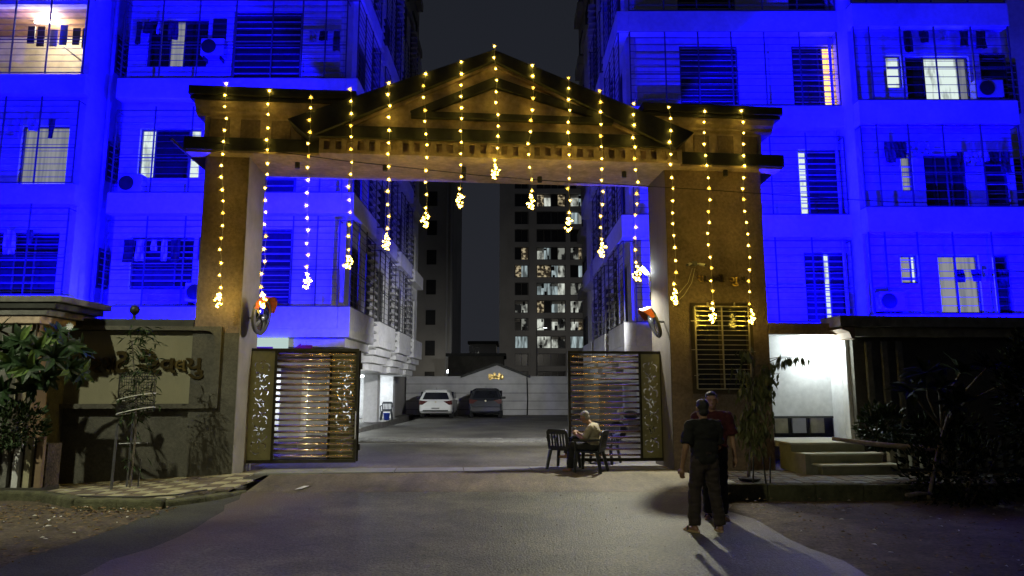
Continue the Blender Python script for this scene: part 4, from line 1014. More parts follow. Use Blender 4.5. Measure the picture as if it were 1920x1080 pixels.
# ================================================================== MIRRORS, CAMERAS, CABLES, SIGNS
def traffic_mirror(label, c, face, arm_to, r=.34):
    t = thing('convex_mirror', label, 'mirror', arm_to)
    d = Vector(face).normalized(); M = Matrix.Translation(c) @ d.to_track_quat('Z', 'Y').to_matrix().to_4x4()
    pr = [(r * math.sin(R(a)), .9 * r * (math.cos(R(a)) - .62)) for a in (52, 45, 38, 30, 22, 14, 7, .2)]
    s = r / pr[0][0]; pr = [(q[0] * s, q[1]) for q in pr]
    MB().lathe(pr, M, 28).build('mirror_face', M_mir, t, True)
    MB().lathe([(r * .6, -.06), (r + .02, -.03), (r + .035, .0), (r + .035, .03), (r + .005, .035)], M, 28).build('back_shell', M_frame, t, True)
    h = MB(); n = 16
    up = M.to_3x3().inverted() @ Vector((0, 0, 1)); a0 = math.atan2(up.y, up.x)
    for i in range(n):
        u, v = a0 + R(-75 + 150 * i / n), a0 + R(-75 + 150 * (i + 1) / n)
        dpt = lambda w: .05 + .17 * max(0, math.cos(w - a0))
        P = [M @ Vector(((r + .03) * math.cos(u), (r + .03) * math.sin(u), .0)), M @ Vector(((r + .03) * math.cos(v), (r + .03) * math.sin(v), .0)),
             M @ Vector(((r + .04) * math.cos(v), (r + .04) * math.sin(v), dpt(v))), M @ Vector(((r + .04) * math.cos(u), (r + .04) * math.sin(u), dpt(u)))]
        h.quad(P); h.quad([p + Vector((0, 0, .008)) for p in P][::-1])
    h.build('hood', M_org, t)
    MB().tube([M @ Vector((0, 0, -.05)), (M @ Vector((0, 0, -.05)) + Vector(arm_to)) / 2, arm_to], .025, 8).build('bracket', M_blk, t)
gw = lambda x, y, z: tuple(G @ Vector((x, y, z)))
cx, cz = at(490, 592, 14.55)
traffic_mirror('round convex mirror with orange hood on the sign wall side pillar', (cx, 14.55, cz), (.97, -.08, -.12), gw(-5.6, .55, cz - .02), .37)
cx, cz = at(1226, 604, 15.2)
traffic_mirror('round convex mirror with orange hood on the grilled pillar, seen edge-on', (cx, 15.2, cz), (-.93, -.02, -.36), gw(3.44, .35, cz + .03), .33)
FR[0] = G
cc = thing('cctv_camera', 'pair of small security cameras on a white box above the brass letters', 'camera', (*[gp(1300, 497, -.05)[0]], -.05, gp(1300, 497)[1]))
x, z = gp(1301, 495, -.05)
MB().box(x - .05, x + .05, -.12, -.0, z - .05, z + .05).build('mount_box', M_frame, cc)
for s in (-1, 1):
    MB().tube([(x + s * .05, -.07, z), (x + s * .11, -.1, z - .005), (x + s * .13, -.12, z - .02)], .016, 6).build('arm', M_wht, cc)
    MB().tube([(x + s * .11, -.1, z - .01), (x + s * .2, -.2, z - .05)], .03, 10).build('camera_body', M_wht, cc)
    MB().tube([(x + s * .2, -.2, z - .05), (x + s * .215, -.215, z - .058)], .031, 10).build('lens_hood', M_blk, cc)
def bez(a, b, sag, n=14):
    a, b = Vector(a), Vector(b); return [lerp(a, b, i / n) + Vector((0, 0, -4 * sag * (i / n) * (1 - i / n))) for i in range(n + 1)]
cb = thing('camera_cable', 'thin pale cable looping from the security cameras down the pillar', 'cable', (x, -.03, z))
P = [gp(a, b, -.02) for a, b in ((1303, 503), (1297, 530), (1283, 553), (1270, 565), (1262, 575))]
MB().tube([(p[0], -.02, p[1]) for p in P], .006, 4).build('cable_run', M_cablew, cb)
P = [gp(a, b, -.02) for a, b in ((1298, 503), (1290, 530), (1275, 548), (1262, 556))]
MB().tube([(p[0], -.02, p[1]) for p in P], .005, 4).build('cable_run', M_cablew, cb)
wr = thing('overhead_cable', 'thin black cable sagging across the front of the gateway beam', 'cable', (-6.8, -1, 7))
P = []
for a, b in ((362, 262), (420, 270), (500, 282), (640, 301), (760, 314), (900, 329), (1040, 340), (1160, 346), (1240, 351), (1340, 357), (1440, 364), (1560, 372), (1680, 379), (1800, 381), (1921, 381)):
    q = gp(a, b, -1.0); P.append((q[0], -1.0, q[1]))
MB().tube(P, .009, 5).build('cable_run', M_cable, wr)
MB().box(-6.9, -6.86, -1.02, .3, P[0][2] - .02, P[0][2] + .02).build('cable_bracket', M_blk, wr)
FR[0] = I4
sb = thing('sign_board', 'small pale lit signboard under the first floor above the open gate', 'sign', (-6.8, 19.5, 2.6))
a, b, c, d = rect(478, 633, 540, 655, 19.5)
MB().box(a, b, 19.5, 19.54, c, d).build('board', E_sign, sb)
MB().box(a, a + (b - a) * .55, 19.492, 19.499, c - .01, c + .07).build('red_strip', M_red, sb)
sb = thing('arrow_board', 'red arrow board beside the pale signboard', 'sign', (-5.8, 19.5, 2.6))
a, b, c, d = rect(552, 647, 585, 659, 19.5); m_ = (c + d) / 2
MB().prism([(a, m_), (a + .17, d + .05), (a + .17, d), (b, d), (b, c), (a + .17, c), (a + .17, c - .05)], 'y', 19.5, 19.53).build('arrow', M_red, sb)

# ================================================================== CHAIRS
def chair(label, loc, rz, group='black plastic armchairs by the gate', cat='chair'):
    t = thing('plastic_chair', label, cat, loc, rz, group)
    sv = FR[0]; FR[0] = W[t.name]
    P = rrect(-.23, .23, -.22, .24, .06)
    MB().prism([(a, b) for a, b in P], 'z', .40, .43).build('seat', M_chair, t)
    bk = MB(); H = [(-.24, .43), (.24, .43), (.25, .80), (.2, .86), (-.2, .86), (-.25, .80)]
    hs = [[(-.18 + .066 * i, .50), (-.145 + .066 * i, .50), (-.145 + .066 * i, .76), (-.18 + .066 * i, .76)] for i in range(6)]
    me = shared('chair_back', lambda: curve_fill(H, hs, .025))
    if not me.materials: me.materials.append(M_chair)
    inst('backrest', me, Matrix.Translation((0, -.26, .0)) @ Matrix.Translation((0, 0, .43)) @ Matrix.Rotation(R(12), 4, 'X') @ Matrix.Translation((0, 0, -.43)), t)
    for sx in (-1, 1):
        MB().tube([(sx * .22, .21, .41), (sx * .27, .25, 0)], [.042, .033], 6).build('leg', M_chair, t)
        MB().tube([(sx * .21, -.22, .41), (sx * .26, -.31, 0)], [.042, .033], 6).build('leg', M_chair, t)
        MB().tube([(sx * .25, .22, .40), (sx * .28, .22, .64)], .024, 6).build('arm_post', M_chair, t)
        MB().tube([(sx * .28, .25, .645), (sx * .28, 0, .655), (sx * .25, -.30, .67)], [.026, .03, .026], 6).build('armrest', M_chair, t)
    FR[0] = sv; return t
SX, SY = gr(1096, 886, .1)
zf = zp(14.6) + .012
chair('black plastic armchair carrying the seated man', (1.62, 14.8, zf), R(66))
chair('empty black plastic armchair facing the seated man', (1.12, 15.3, zp(15.1) + .012), R(-30))
chair('empty black plastic armchair behind the slatted gate', (2.15, 16.4, zp(16.4) + .005), R(150))
cx, cy = gr(729, 783, .36)
chair('dark plastic chair standing alone by the far stilt columns', (-5.95, 33.4, .36), R(185))
bk_ = thing('bucket', 'blue plastic bucket under the lone chair by the columns', 'bucket', (-5.95, 33.45, .36))
MB().lathe([(.13, .365), (.16, .66), (.172, .66), (.172, .69), (.15, .69), (.12, .39)], Matrix.Translation((-5.95, 33.42, 0)), 16).build('pail', M_blue, bk_, True)
MB().tube([(-5.95 + .16 * math.cos(R(a)), 33.42, .68 + .1 * math.sin(R(a))) for a in range(180, 361, 20)], .008, 5).build('handle', M_wht, bk_)

# ================================================================== PEOPLE (one continuous remeshed surface each)
def capsule(bm, a, b, ra, rb, flat=False, n=14):
    a, b = Vector(a), Vector(b); d = (b - a); L = d.length or 1e-5; q = Vector((0, 0, 1)).rotation_difference(d / L).to_matrix().to_4x4()
    M = Matrix.Translation(a) @ q; pr = []
    if not flat: pr += [(ra * math.cos(t), -ra * math.sin(t)) for t in (R(88), R(60), R(30))]
    pr += [(ra, 0), (rb, L)]
    if not flat: pr += [(rb * math.cos(t), L + rb * math.sin(t)) for t in (R(30), R(60), R(88))]
    m = MB().lathe(pr, M, n); vs = [bm.verts.new(v) for v in m.v]
    for f in m.f: bm.faces.new([vs[i] for i in f])
def blob(bm, c, r, sc=(1, 1, 1), rot=None):
    m = MB().ball((0, 0, 0), r, 12); M = Matrix.Translation(c) @ (rot or I4) @ Matrix.Diagonal((*sc, 1))
    vs = [bm.verts.new(M @ Vector(v)) for v in m.v]
    for f in m.f: bm.faces.new([vs[i] for i in f])
def fuse(name, bm, mats, voxel, smooth_it, parent, M, pick=None, fold=0):
    me = bpy.data.meshes.new(name); bmesh.ops.recalc_face_normals(bm, faces=bm.faces); bm.to_mesh(me); bm.free()
    o = bpy.data.objects.new('fuse_tmp', me); COL.objects.link(o)
    r = o.modifiers.new('r', 'REMESH'); r.mode = 'VOXEL'; r.voxel_size = voxel
    s = o.modifiers.new('s', 'SMOOTH'); s.iterations = smooth_it; s.factor = .5
    out = bpy.data.meshes.new_from_object(o.evaluated_get(bpy.context.evaluated_depsgraph_get())); bpy.data.objects.remove(o)
    if fold:
        nv = [v.normal.copy() for v in out.vertices]
        for v, q in zip(out.vertices, nv):
            p = v.co
            v.co = p + q * fold * (noise.noise((p.x * 9, p.y * 9, p.z * 16 + 3)) * .7 + .6 * abs(noise.noise((p.x * 6 + 7, p.y * 6, p.z * 22))))
    out.name = name; out.materials.clear()
    for m in mats: out.materials.append(m)
    out.polygons.foreach_set('use_smooth', [True] * len(out.polygons))
    if pick: out.polygons.foreach_set('material_index', [pick(p.center) for p in out.polygons])
    return reg(bpy.data.objects.new(name, out), M, parent)
def hand(bm, w, d, side, curl=.6, out=Vector((1, 0, 0))):
    """palm from wrist w along d; fingers curl towards 'side'"""
    w, d, side = Vector(w), Vector(d).normalized(), Vector(side).normalized(); lat = d.cross(side).normalized()
    capsule(bm, w, w + d * .03, .026, .03); blob(bm, w + d * .06, .042, (1, 1, 1), None)
    for i, (o, L) in enumerate(((-.03, .068), (-.01, .078), (.011, .072), (.03, .056))):
        p0 = w + d * .085 + lat * o; d1 = (d + side * curl * .5).normalized(); p1 = p0 + d1 * L * .5
        d2 = (d + side * curl * 1.3).normalized(); p2 = p1 + d2 * L * .5
        capsule(bm, w + d * .05 + lat * o * .8, p0, .013, .0105, n=8); capsule(bm, p0, p1, .0105, .0095, n=8); capsule(bm, p1, p2, .0095, .008, n=8)
    t0 = w + d * .03 - lat * .025; t1 = t0 - lat * .03 + d * .035 + side * .012; t2 = t1 + d * .035 + side * .012
    capsule(bm, t0, t1, .014, .012, n=8); capsule(bm, t1, t2, .012, .009, n=8)
def head(bm, c, s=1., rot=I4):
    c = Vector(c); q = lambda x, y, z: c + (rot @ Vector((x, y, z))) * s
    blob(bm, q(0, -.012, .03), .088 * s, (.88, 1.08, 1.02), rot); blob(bm, q(0, .02, -.045), .066 * s, (.88, 1.0, 1.05), rot)
    blob(bm, q(0, .055, -.085), .03 * s, (1.1, .9, .8), rot)
    capsule(bm, q(0, .088, .012), q(0, .11, -.028), .010 * s, .015 * s, n=8)
    capsule(bm, q(-.02, .084, -.062), q(.02, .084, -.062), .009 * s, .009 * s, n=8)
    for e in (-1, 1):
        blob(bm, q(e * .08, -.01, -.005), .03 * s, (.35, .75, 1.1), rot); capsule(bm, q(e * .018, .082, .03), q(e * .05, .072, .032), .009 * s, .008 * s, n=8)
def hair(parent, c, s, rot, M, m, low=-.03):
    bm = bmesh.new(); c = Vector(c); q = lambda x, y, z: c + (rot @ Vector((x, y, z))) * s
    blob(bm, q(0, -.028, .05), .092 * s, (.92, 1.02, .98), rot); blob(bm, q(0, -.05, low), .074 * s, (.98, .82, .95), rot); blob(bm, q(0, .03, .095), .05 * s, (1.15, 1, .6), rot)
    return fuse('hair', bm, [m], .009, 3, parent, M)
def standing(label, loc, rz, H, shirt, trousers, shoe, hairm, arms, stance=.12, hr=I4):
    t = thing('person', label, 'person', loc, rz); M = W[t.name]; k = H / 1.70
    V = lambda x, y, z: Vector((x, y, z)) * k
    bm = bmesh.new(); tr = bmesh.new(); sh = bmesh.new()
    hc = V(0, .02, 1.585); head(bm, hc, k, hr)
    capsule(bm, V(0, -.01, 1.40), V(0, .0, 1.52), .058 * k, .054 * k)
    blob(bm, V(0, 0, 1.2), .15 * k, (1, .62, 1.2)); blob(bm, V(0, 0, .98), .14 * k, (1.05, .65, .9))
    feet = []
    for s, (fx, fy, ang) in ((-1, (-stance, .03, 20)), (1, (stance, -.03, -12))):
        hip, kn, an = V(s * .085, 0, .92), V(lerp(s * .085, fx, .55), fy + .03, .49), V(fx, fy - .01, .085)
        capsule(bm, hip, kn, .085 * k, .055 * k); capsule(bm, kn, an, .052 * k, .036 * k)
        f = Vector((math.sin(R(-ang * 1.0)) * 1, math.cos(R(ang)), 0)); an0 = Vector((an.x, an.y, .035))
        capsule(bm, an, an0 - f * .03, .036 * k, .035 * k); capsule(bm, an0 - f * .03, an0 + f * .12 * k, .035 * k, .03 * k)
        for j in range(5): capsule(bm, an0 + f * .11 * k + Vector((f.y, -f.x, 0)) * (j - 2) * .014 - Vector((0, 0, .01)), an0 + f * (.165 - abs(j - 1) * .008) * k + Vector((f.y, -f.x, 0)) * (j - 2) * .016 - Vector((0, 0, .016)), .01, .008, n=8)
        feet.append((an0, f))
        capsule(tr, hip + V(0, 0, .03), kn, .107 * k, .082 * k); capsule(tr, kn, an + V(0, -.005, .0), .082 * k, .078 * k, flat=True)
    blob(tr, V(0, 0, .95), .15 * k, (1.12, .78, .75)); capsule(tr, V(0, 0, .9), V(0, 0, 1.04), .12 * k, .13 * k)
    blob(sh, V(0, -.005, 1.27), .17 * k, (1.28, .76, 1.0)); blob(sh, V(0, 0, 1.08), .165 * k, (1.2, .8, 1.15)); blob(sh, V(0, 0, .95), .165 * k, (1.18, .84, .8))
    capsule(sh, V(-.15, -.005, 1.385), V(.15, -.005, 1.385), .068 * k, .068 * k); capsule(sh, V(0, -.01, 1.40), V(0, -.005, 1.455), .072 * k, .06 * k, flat=True)
    for s, (el, wr_, hd, sd) in zip((-1, 1), arms):
        so = V(s * .205, -.005, 1.37); el, wr_ = V(*el), V(*wr_)
        capsule(bm, so, el, .05 * k, .041 * k); capsule(bm, el, wr_, .04 * k, .027 * k); hand(bm, wr_, hd, sd)
        e2 = lerp(so, el, .82); capsule(sh, so, e2, .07 * k, .082 * k, flat=True); blob(sh, so, .07 * k)
    fuse('body', bm, [M_skin], .0075, 3, t, M)
    fuse('shirt', sh, [shirt], .012, 5, t, M, fold=.02); fuse('trousers', tr, [trousers], .012, 5, t, M, fold=.018)
    hair(t, hc, k, hr, M, hairm)
    for s_, (an0, f) in zip((-1, 1), feet):
        ang = math.atan2(f.y, f.x); sm = MB(); P = []
        for i in range(18):
            a = 2 * math.pi * i / 18; P.append((.135 * math.cos(a) * k, .046 * math.sin(a) * (1.05 + .2 * math.cos(a))))
        sm.prism(P, 'z', 0, .022)
        o = sm.build('slipper', shoe, t, M=M @ Matrix.Translation((an0.x + f.x * .045, an0.y + f.y * .045, 0)) @ Matrix.Rotation(ang, 4, 'Z'))
        MB().tube([(.03, .05, .02), (.045, .03, .06), (.06, 0, .068), (.045, -.03, .06), (.03, -.05, .02)], .011, 6).build('strap', M_blk, o, M=W[o.name])
    return t
ax, ay = gr(1326, 998)
standing('standing man in black shirt and brown trousers seen from behind', (ax, ay, .008), R(14), 1.68, M_shirtk, M_trsr, M_sole, M_hair,
         [((-.29, -.04, 1.08), (-.315, .03, .83), (0, .12, -1), (.5, .4, 0)), ((.25, .06, 1.08), (.16, .26, 1.0), (-.6, .8, .1), (0, 0, 1))], .17)
ax, ay = gr(1343, 974)
standing('bearded man in maroon shirt facing the street behind the other man', (ax, ay, .008), R(168), 1.78, M_shirtr, M_trsk, M_sole, M_hair,
         [((-.26, -.03, 1.08), (-.27, .08, .84), (0, .1, -1), (.6, .4, 0)), ((.26, -.03, 1.08), (.27, .06, .84), (0, .1, -1), (-.6, .4, 0))], .09)
def seated(label, loc, rz):
    t = thing('person', label, 'person', loc, rz); M = W[t.name]; V = Vector
    bm, tr, sh = bmesh.new(), bmesh.new(), bmesh.new()
    rot = Matrix.Rotation(R(-22), 4, 'X'); hc = V((0, .10, 1.13)); head(bm, hc, .98, rot)
    capsule(bm, (0, -.06, .96), (0, .05, 1.06), .056, .054); blob(bm, (0, -.1, .78), .15, (1, .66, 1.2)); blob(bm, (0, -.08, .55), .15, (1.1, .8, .8))
    for s in (-1, 1):
        hip, kn, an = V((s * .09, -.08, .52)), V((s * .13, .36, .55 if s < 0 else .66)), V((s * .11 - (.1 if s > 0 else 0), .40 if s < 0 else .52, .10 if s < 0 else .36))
        capsule(bm, hip, kn, .08, .055); capsule(bm, kn, an, .05, .036)
        f0 = V((an.x, an.y, an.z - .05)); capsule(bm, an, f0, .036, .034); capsule(bm, f0, f0 + V((0, .14, -.01)), .036, .028)
        capsule(tr, hip, kn, .104, .083); capsule(tr, kn, an, .08, .07, flat=True)
        so, el, wr_ = V((s * .18, -.08, .93)), V((s * .24, .06, .70)), V((s * .10, .26, .78))
        capsule(bm, so, el, .05, .04); capsule(bm, el, wr_, .039, .027); hand(bm, wr_, (-s * .3, .7, .5), (-s * .6, .1, -.3), .9)
        capsule(sh, so, lerp(so, el, .85), .068, .07, flat=True); blob(sh, so, .07)
    blob(tr, (0, -.08, .54), .16, (1.15, .9, .72))
    blob(sh, (0, -.10, .84), .17, (1.12, .74, 1.0)); blob(sh, (0, -.09, .64), .165, (1.1, .84, .95)); capsule(sh, (-.13, -.09, .945), (.13, -.09, .945), .068, .068); capsule(sh, (0, -.08, .95), (0, -.045, 1.005), .074, .062, flat=True)
    fuse('body', bm, [M_skin], .0075, 3, t, M); fuse('shirt', sh, [M_shirtb], .012, 5, t, M, fold=.02); fuse('trousers', tr, [M_trsk], .012, 5, t, M, fold=.016)
    hair(t, hc, .98, rot, M, M_ghair, -.01)
    return t, M
t, M = seated('grey-haired man in pale shirt sitting and looking at his phone', (1.62, 14.8, zf - .02), R(66))
ph = thing('mobile_phone', 'small dark phone held by the seated man', 'phone', (1.2, 14.9, zf + .85))
MB().obox(M @ Matrix.Translation((0, .36, .86)) @ Matrix.Rotation(R(-50), 4, 'X'), .075, .15, .009).build('phone_body', M_blk, ph, bevel=.003)
MB().obox(M @ Matrix.Translation((0, .355, .865)) @ Matrix.Rotation(R(-50), 4, 'X'), .066, .14, .004).build('screen', emit('phone_screen', (.7, .8, 1), .8), ph)

# ================================================================== PARKED VEHICLES
def car(label, loc, paint, w=1.74, h=1.5, L=3.95, suv=False):
    t = thing('parked_car', label, 'car', loc)
    sv = FR[0]; FR[0] = W[t.name]
    # sections across the length: (y, half width low, half width belt, half width roof, z sill, z belt, z roof)
    hw = w / 2; b = .98 if suv else .92
    S = [(0, hw * .90, hw * .93, hw * .70, .36, b * .92, b * .93), (.10, hw * .97, hw * .985, hw * .74, .28, b, b + .02), (.32, hw, hw, hw * .76, .24, b + .02, h * .94),
         (.62, hw, hw, hw * .79, .22, b + .01, h), (1.5, hw, hw, hw * .80, .22, b - .02, h), (2.3, hw, hw, hw * .78, .22, b - .04, h * .95), (2.95, hw, hw, hw * .82, .22, b - .05, b - .01), (3.7, hw * .97, hw * .95, hw * .75, .26, b - .16, b - .12), (L, hw * .85, hw * .82, hw * .6, .36, b - .36, b - .34)]
    m = MB(); k = 12
    for (y, a, c, r, z0, zb, zr) in S:
        P = [(-a * .9, z0), (-a, z0 + .12), (-a, lerp(z0, zb, .55)), (-c * .99, zb), (-lerp(c, r, .85), lerp(zb, zr, .82)), (-r * .8, zr), (r * .8, zr), (lerp(c, r, .85), lerp(zb, zr, .82)), (c * .99, zb), (a, lerp(z0, zb, .55)), (a, z0 + .12), (a * .9, z0)]
        m.v += [(x, y, z) for x, z in P]
    for i in range(len(S) - 1):
        for j in range(k):
            j2 = (j + 1) % k; m.f.append((i * k + j, i * k + j2, (i + 1) * k + j2, (i + 1) * k + j)); m.m.append(0)
    m.f.append(tuple(range(k))[::-1]); m.f.append(tuple((len(S) - 1) * k + j for j in range(k))); m.m += [0, 0]
    m.build('body', paint, t, bevel=.03)
    yb = lambda z: lerp(.11, .34, max(0, min(1, (z - b) / (h * .94 - b))))
    z0, z1 = b + .05, h * .90
    m = MB(); m.quad([(-hw * .80, yb(z0) - .03, z0), (hw * .80, yb(z0) - .03, z0), (hw * .64, yb(z1) - .03, z1), (-hw * .64, yb(z1) - .03, z1)])
    m.quad([(hw * .80, yb(z0) + .02, z0), (-hw * .80, yb(z0) + .02, z0), (-hw * .64, yb(z1) + .02, z1), (hw * .64, yb(z1) + .02, z1)]).build('rear_window', M_dark, t)
    m = MB(); m.box(-hw * .66, hw * .66, .16, .36, h * .955, h * .985).build('spoiler', paint, t, bevel=.01)
    for s in (-1, 1):
        MB().prism([(s * hw * .50, b - .05), (s * hw * .97, b - .0), (s * hw * .98, b - .2), (s * hw * .8, b - .22)], 'y', -.02, .22).build('tail_lamp', M_lampr, t, bevel=.01)
        MB().obox(Matrix.Translation((s * (hw + .08), 2.05, b + .06)), .18, .1, .13).build('side_mirror', M_blk if suv else paint, t, bevel=.03)
        MB().prism([(.75, b + .04), (2.75, b + .0), (2.2, h * .90), (.85, h * .92)], 'x', s * hw * .99 if s < 0 else hw * .80, -hw * .80 if s < 0 else hw * .99).build('side_window', M_dark, t)
        for y in (.72, 3.2):
            wl = MB().lathe([(.22, -.1), (.31, -.1), (.32, -.06), (.32, .06), (.31, .1), (.22, .1)], Matrix.Translation((s * (hw - .1), y, .32)) @ Matrix.Rotation(R(90), 4, 'Y'), 20).build('wheel', M_tyre, t, True)
            MB().lathe([(.21, -.085), (.21, .085)], Matrix.Translation((s * (hw - .1), y, .32)) @ Matrix.Rotation(R(90), 4, 'Y'), 14).build('rim', M_pip, wl)
    MB().box(-hw * .92, hw * .92, -.05, .12, .36, .60).build('bumper', M_blk if suv else paint, t, bevel=.04)
    MB().box(-hw * .75, hw * .75, -.056, -.02, .36, .43).build('bumper_trim', M_blk, t)
    zpl = .70 if suv else .52
    pl_ = MB().box(-.25, .25, -.075 if not suv else .005, -.05 if not suv else .03, zpl - .055, zpl + .055).build('number_plate', M_plate, t)
    MB().box(-.2, .2, -.079 if not suv else .001, -.0755 if not suv else .0045, zpl - .02, zpl + .02).build('plate_lettering', M_shut, pl_)
    MB().lathe([(.05, 0), (.05, .02)], Matrix.Translation((0, .0, b - .08)) @ Matrix.Rotation(R(90), 4, 'X'), 12).build('badge', M_steel, t)
    MB().tube([(0, .5, h), (0, .38, h + .1)], .008, 5).build('antenna', M_blk, t)
    FR[0] = sv; return t
zc = zp(38) + .0
car('white hatchback parked nose-in at the courtyard end wall', (-3.98, 36.6, zc), M_carw, 1.75, 1.48)
car('dark grey compact car parked nose-in under the gable', (-1.38, 36.7, zc), M_carg, 1.72, 1.56, 3.7, True)
def motorbike(label, loc, rz):
    t = thing('motorbike', label, 'motorbike', loc, rz); sv = FR[0]; FR[0] = W[t.name]
    for y in (-.62, .66):
        wl = MB().lathe([(.2, -.04), (.28, -.05), (.3, 0), (.28, .05), (.2, .04)], Matrix.Translation((0, y, .3)) @ Matrix.Rotation(R(90), 4, 'Y'), 18).build('wheel', M_tyre, t, True)
        MB().lathe([(.19, -.02), (.19, .02)], Matrix.Translation((0, y, .3)) @ Matrix.Rotation(R(90), 4, 'Y'), 14).build('rim', M_pip, wl)
    MB().tube([(0, .66, .3), (0, .5, .8), (0, .44, .95)], .035, 8).build('fork', M_pip, t)
    MB().tube([(-.34, .36, 1.02), (0, .44, .97), (.34, .36, 1.02)], .018, 8).build('handlebar', M_blk, t)
    MB().ball((0, .22, .8), .2, 10, sc=(.75, 1.3, .7)).build('fuel_tank', M_blk, t, True)
    MB().box(-.13, .13, -.7, .02, .74, .84).build('seat', M_blk, t, bevel=.04)
    MB().box(-.15, .15, -.2, .3, .28, .62).build('engine', M_frame, t, bevel=.04)
    MB().ball((0, .56, .9), .1, 8).build('headlamp', M_steel, t, True)
    MB().tube([(.14, .1, .3), (.16, -.7, .36)], .045, 8).build('exhaust', M_steel, t)
    FR[0] = sv
motorbike('motorbike parked behind the slatted gate under the building', (4.0, 22.4, zp(22) + .03), R(70))

# ================================================================== PLANTS
def leaf_mesh(key, L, Wd, m, bend=.25, tip=.6):
    def mk():
        mb = MB(); n = 4; P = []
        for i in range(n + 1):
            t = i / n; w = Wd / 2 * math.sin(math.pi * min(.97, max(.05, t ** tip))); z = -bend * L * t * t
            P.append([(-w, L * t, z + w * .35), (0, L * t, z), (w, L * t, z + w * .35)])
        for i in range(n):
            for j in range(2): mb.quad([P[i][j], P[i][j + 1], P[i + 1][j + 1], P[i + 1][j]])
        return mb.mesh(key, m, True)
    return shared(key, mk)
def branchy(name, parent, pts, r0, r1, m=M_bark): return MB().tube(pts, [lerp(r0, r1, i / (len(pts) - 1)) for i in range(len(pts))], 7).build(name, m, parent)
def rosette(parent, c, ups, n, L, rng, mk, droop=0):
    up = Vector(ups).normalized(); q = Vector((0, 0, 1)).rotation_difference(up).to_matrix().to_4x4()
    for i in range(n):
        a = i * 2.4 + rng.uniform(-.2, .2); el = R(rng.uniform(5, 60) - droop)
        M = Matrix.Translation(c) @ q @ Matrix.Rotation(a, 4, 'Z') @ Matrix.Rotation(el, 4, 'X') @ Matrix.Scale(L * rng.uniform(.7, 1.1), 4)
        inst('leaf', mk(rng), M, parent)
def frangipani(label, base, tips, n, L, seed, yellow=.15, fk=.9, green=None):
    rng = random.Random(seed); t = thing('frangipani_tree', label, 'tree', base); b = Vector(base)
    fork = b + Vector((.05, .0, fk)); branchy('trunk', t, [b - Vector((0, 0, .1)), lerp(b, fork, .5) + Vector((.04, .02, 0)), fork], .07, .05)
    for tp in tips:
        tp = Vector(tp); mid = lerp(fork, tp, .5) + Vector((rng.uniform(-.1, .1), rng.uniform(-.1, .1), .05))
        branchy('branch', t, [fork, mid, tp], .04, .018)
        rosette(t, tp, (tp - mid) + Vector((0, -.15, .25)), n, L, rng, lambda r: leaf_mesh('fl_y', 1, .40, M_leafy, .3, .95) if r.random() < yellow else (leaf_mesh('fl_g', 1, .40, M_leaf, .3, .95) if green is None else leaf_mesh('fl_k', 1, .40, green, .3, .95)))
    return t
def pt(px, py, Y): x, z = at(px, py, Y); return (x, Y, z)
frangipani('dark green frangipani with broad leaves in front of the striped pier', (-8.9, 12.55, .8), [pt(70, 655, 11.9), pt(128, 690, 12.2), pt(95, 640, 12.5), pt(145, 655, 12.6), pt(20, 680, 11.8), pt(60, 720, 12.1), pt(-20, 650, 11.9), pt(110, 625, 12.7), pt(40, 640, 12.2), pt(5, 730, 11.9), pt(100, 670, 11.8), pt(150, 700, 12.5), pt(55, 690, 11.8), pt(0, 620, 12.3), pt(85, 705, 12.3), pt(120, 650, 12.1), pt(20, 655, 12.2)], 13, .30, 3, .1, 1.75)
fw_ = thing('frangipani_flower', 'small white frangipani blossoms beside the wall coping', 'flower', pt(131, 612, 12.6))
for i in range(5):
    c = Vector(pt(131 + 3 * math.cos(i * 1.3), 612 + 3 * math.sin(i * 1.3), 12.6))
    for j in range(5):
        MB().obox(Matrix.Translation(c) @ Matrix.Rotation(j * 1.256, 4, 'Y') @ Matrix.Translation((0, 0, .025)) @ Matrix.Rotation(.4, 4, 'X'), .018, .004, .04).build('petal', M_wht, fw_)
branchy('stalk', fw_, [pt(128, 632, 12.65), pt(131, 614, 12.61)], .008, .005)
def bush(name, label, c, rad, n, L, m, seed, cat='bush', wd=.45):
    rng = random.Random(seed); t = thing(name, label, cat, (c[0], c[1], c[2] - rad[2])); mb = MB()
    for i in range(n):
        while 1:
            p = Vector((rng.uniform(-1, 1), rng.uniform(-1, 1), rng.uniform(-1, 1)))
            if .25 < p.length < 1 and noise.noise(p * 2.3 + Vector((seed, 0, 0))) > -.18: break
        q = Vector(c) + Vector((p.x * rad[0], p.y * rad[1], p.z * rad[2]))
        d = (p + Vector((rng.uniform(-.6, .6), rng.uniform(-.6, .6), rng.uniform(-.3, .8)))).normalized(); s = d.cross(Vector((rng.uniform(-1, 1), rng.uniform(-1, 1), 1))).normalized() * L * wd / 2; l = L * rng.uniform(.7, 1.25)
        k = d.cross(s).normalized() * .12 * l
        mb.quad([q, q + d * l * .5 + s + k, q + d * l, q + d * l * .5 - s + k])
    f = mb.build('foliage', m, t); f['kind'] = 'stuff'
    for i in range(5):
        e = Vector(c) + Vector((rng.uniform(-.7, .7) * rad[0], rng.uniform(-.7, .7) * rad[1], rng.uniform(.1, .7) * rad[2])); b = Vector((c[0] + rng.uniform(-.08, .08), c[1], c[2] - rad[2] * 1.05))
        branchy('stem', t, [b, lerp(b, e, .5) + Vector((rng.uniform(-.06, .06), 0, .03)), e], .018, .006)
    return t
bush('leafy_bush', 'dense leafy bush in the striped planter under the frangipani', (-8.85, 12.5, 1.2), (.62, .4, .42), 1100, .11, M_leaf2, 5)
bush('leafy_bush', 'small green shrub lit by the booth beside its steps', pt(1652, 800, 13.7), (.42, .35, .42), 520, .16, M_leaf, 6)
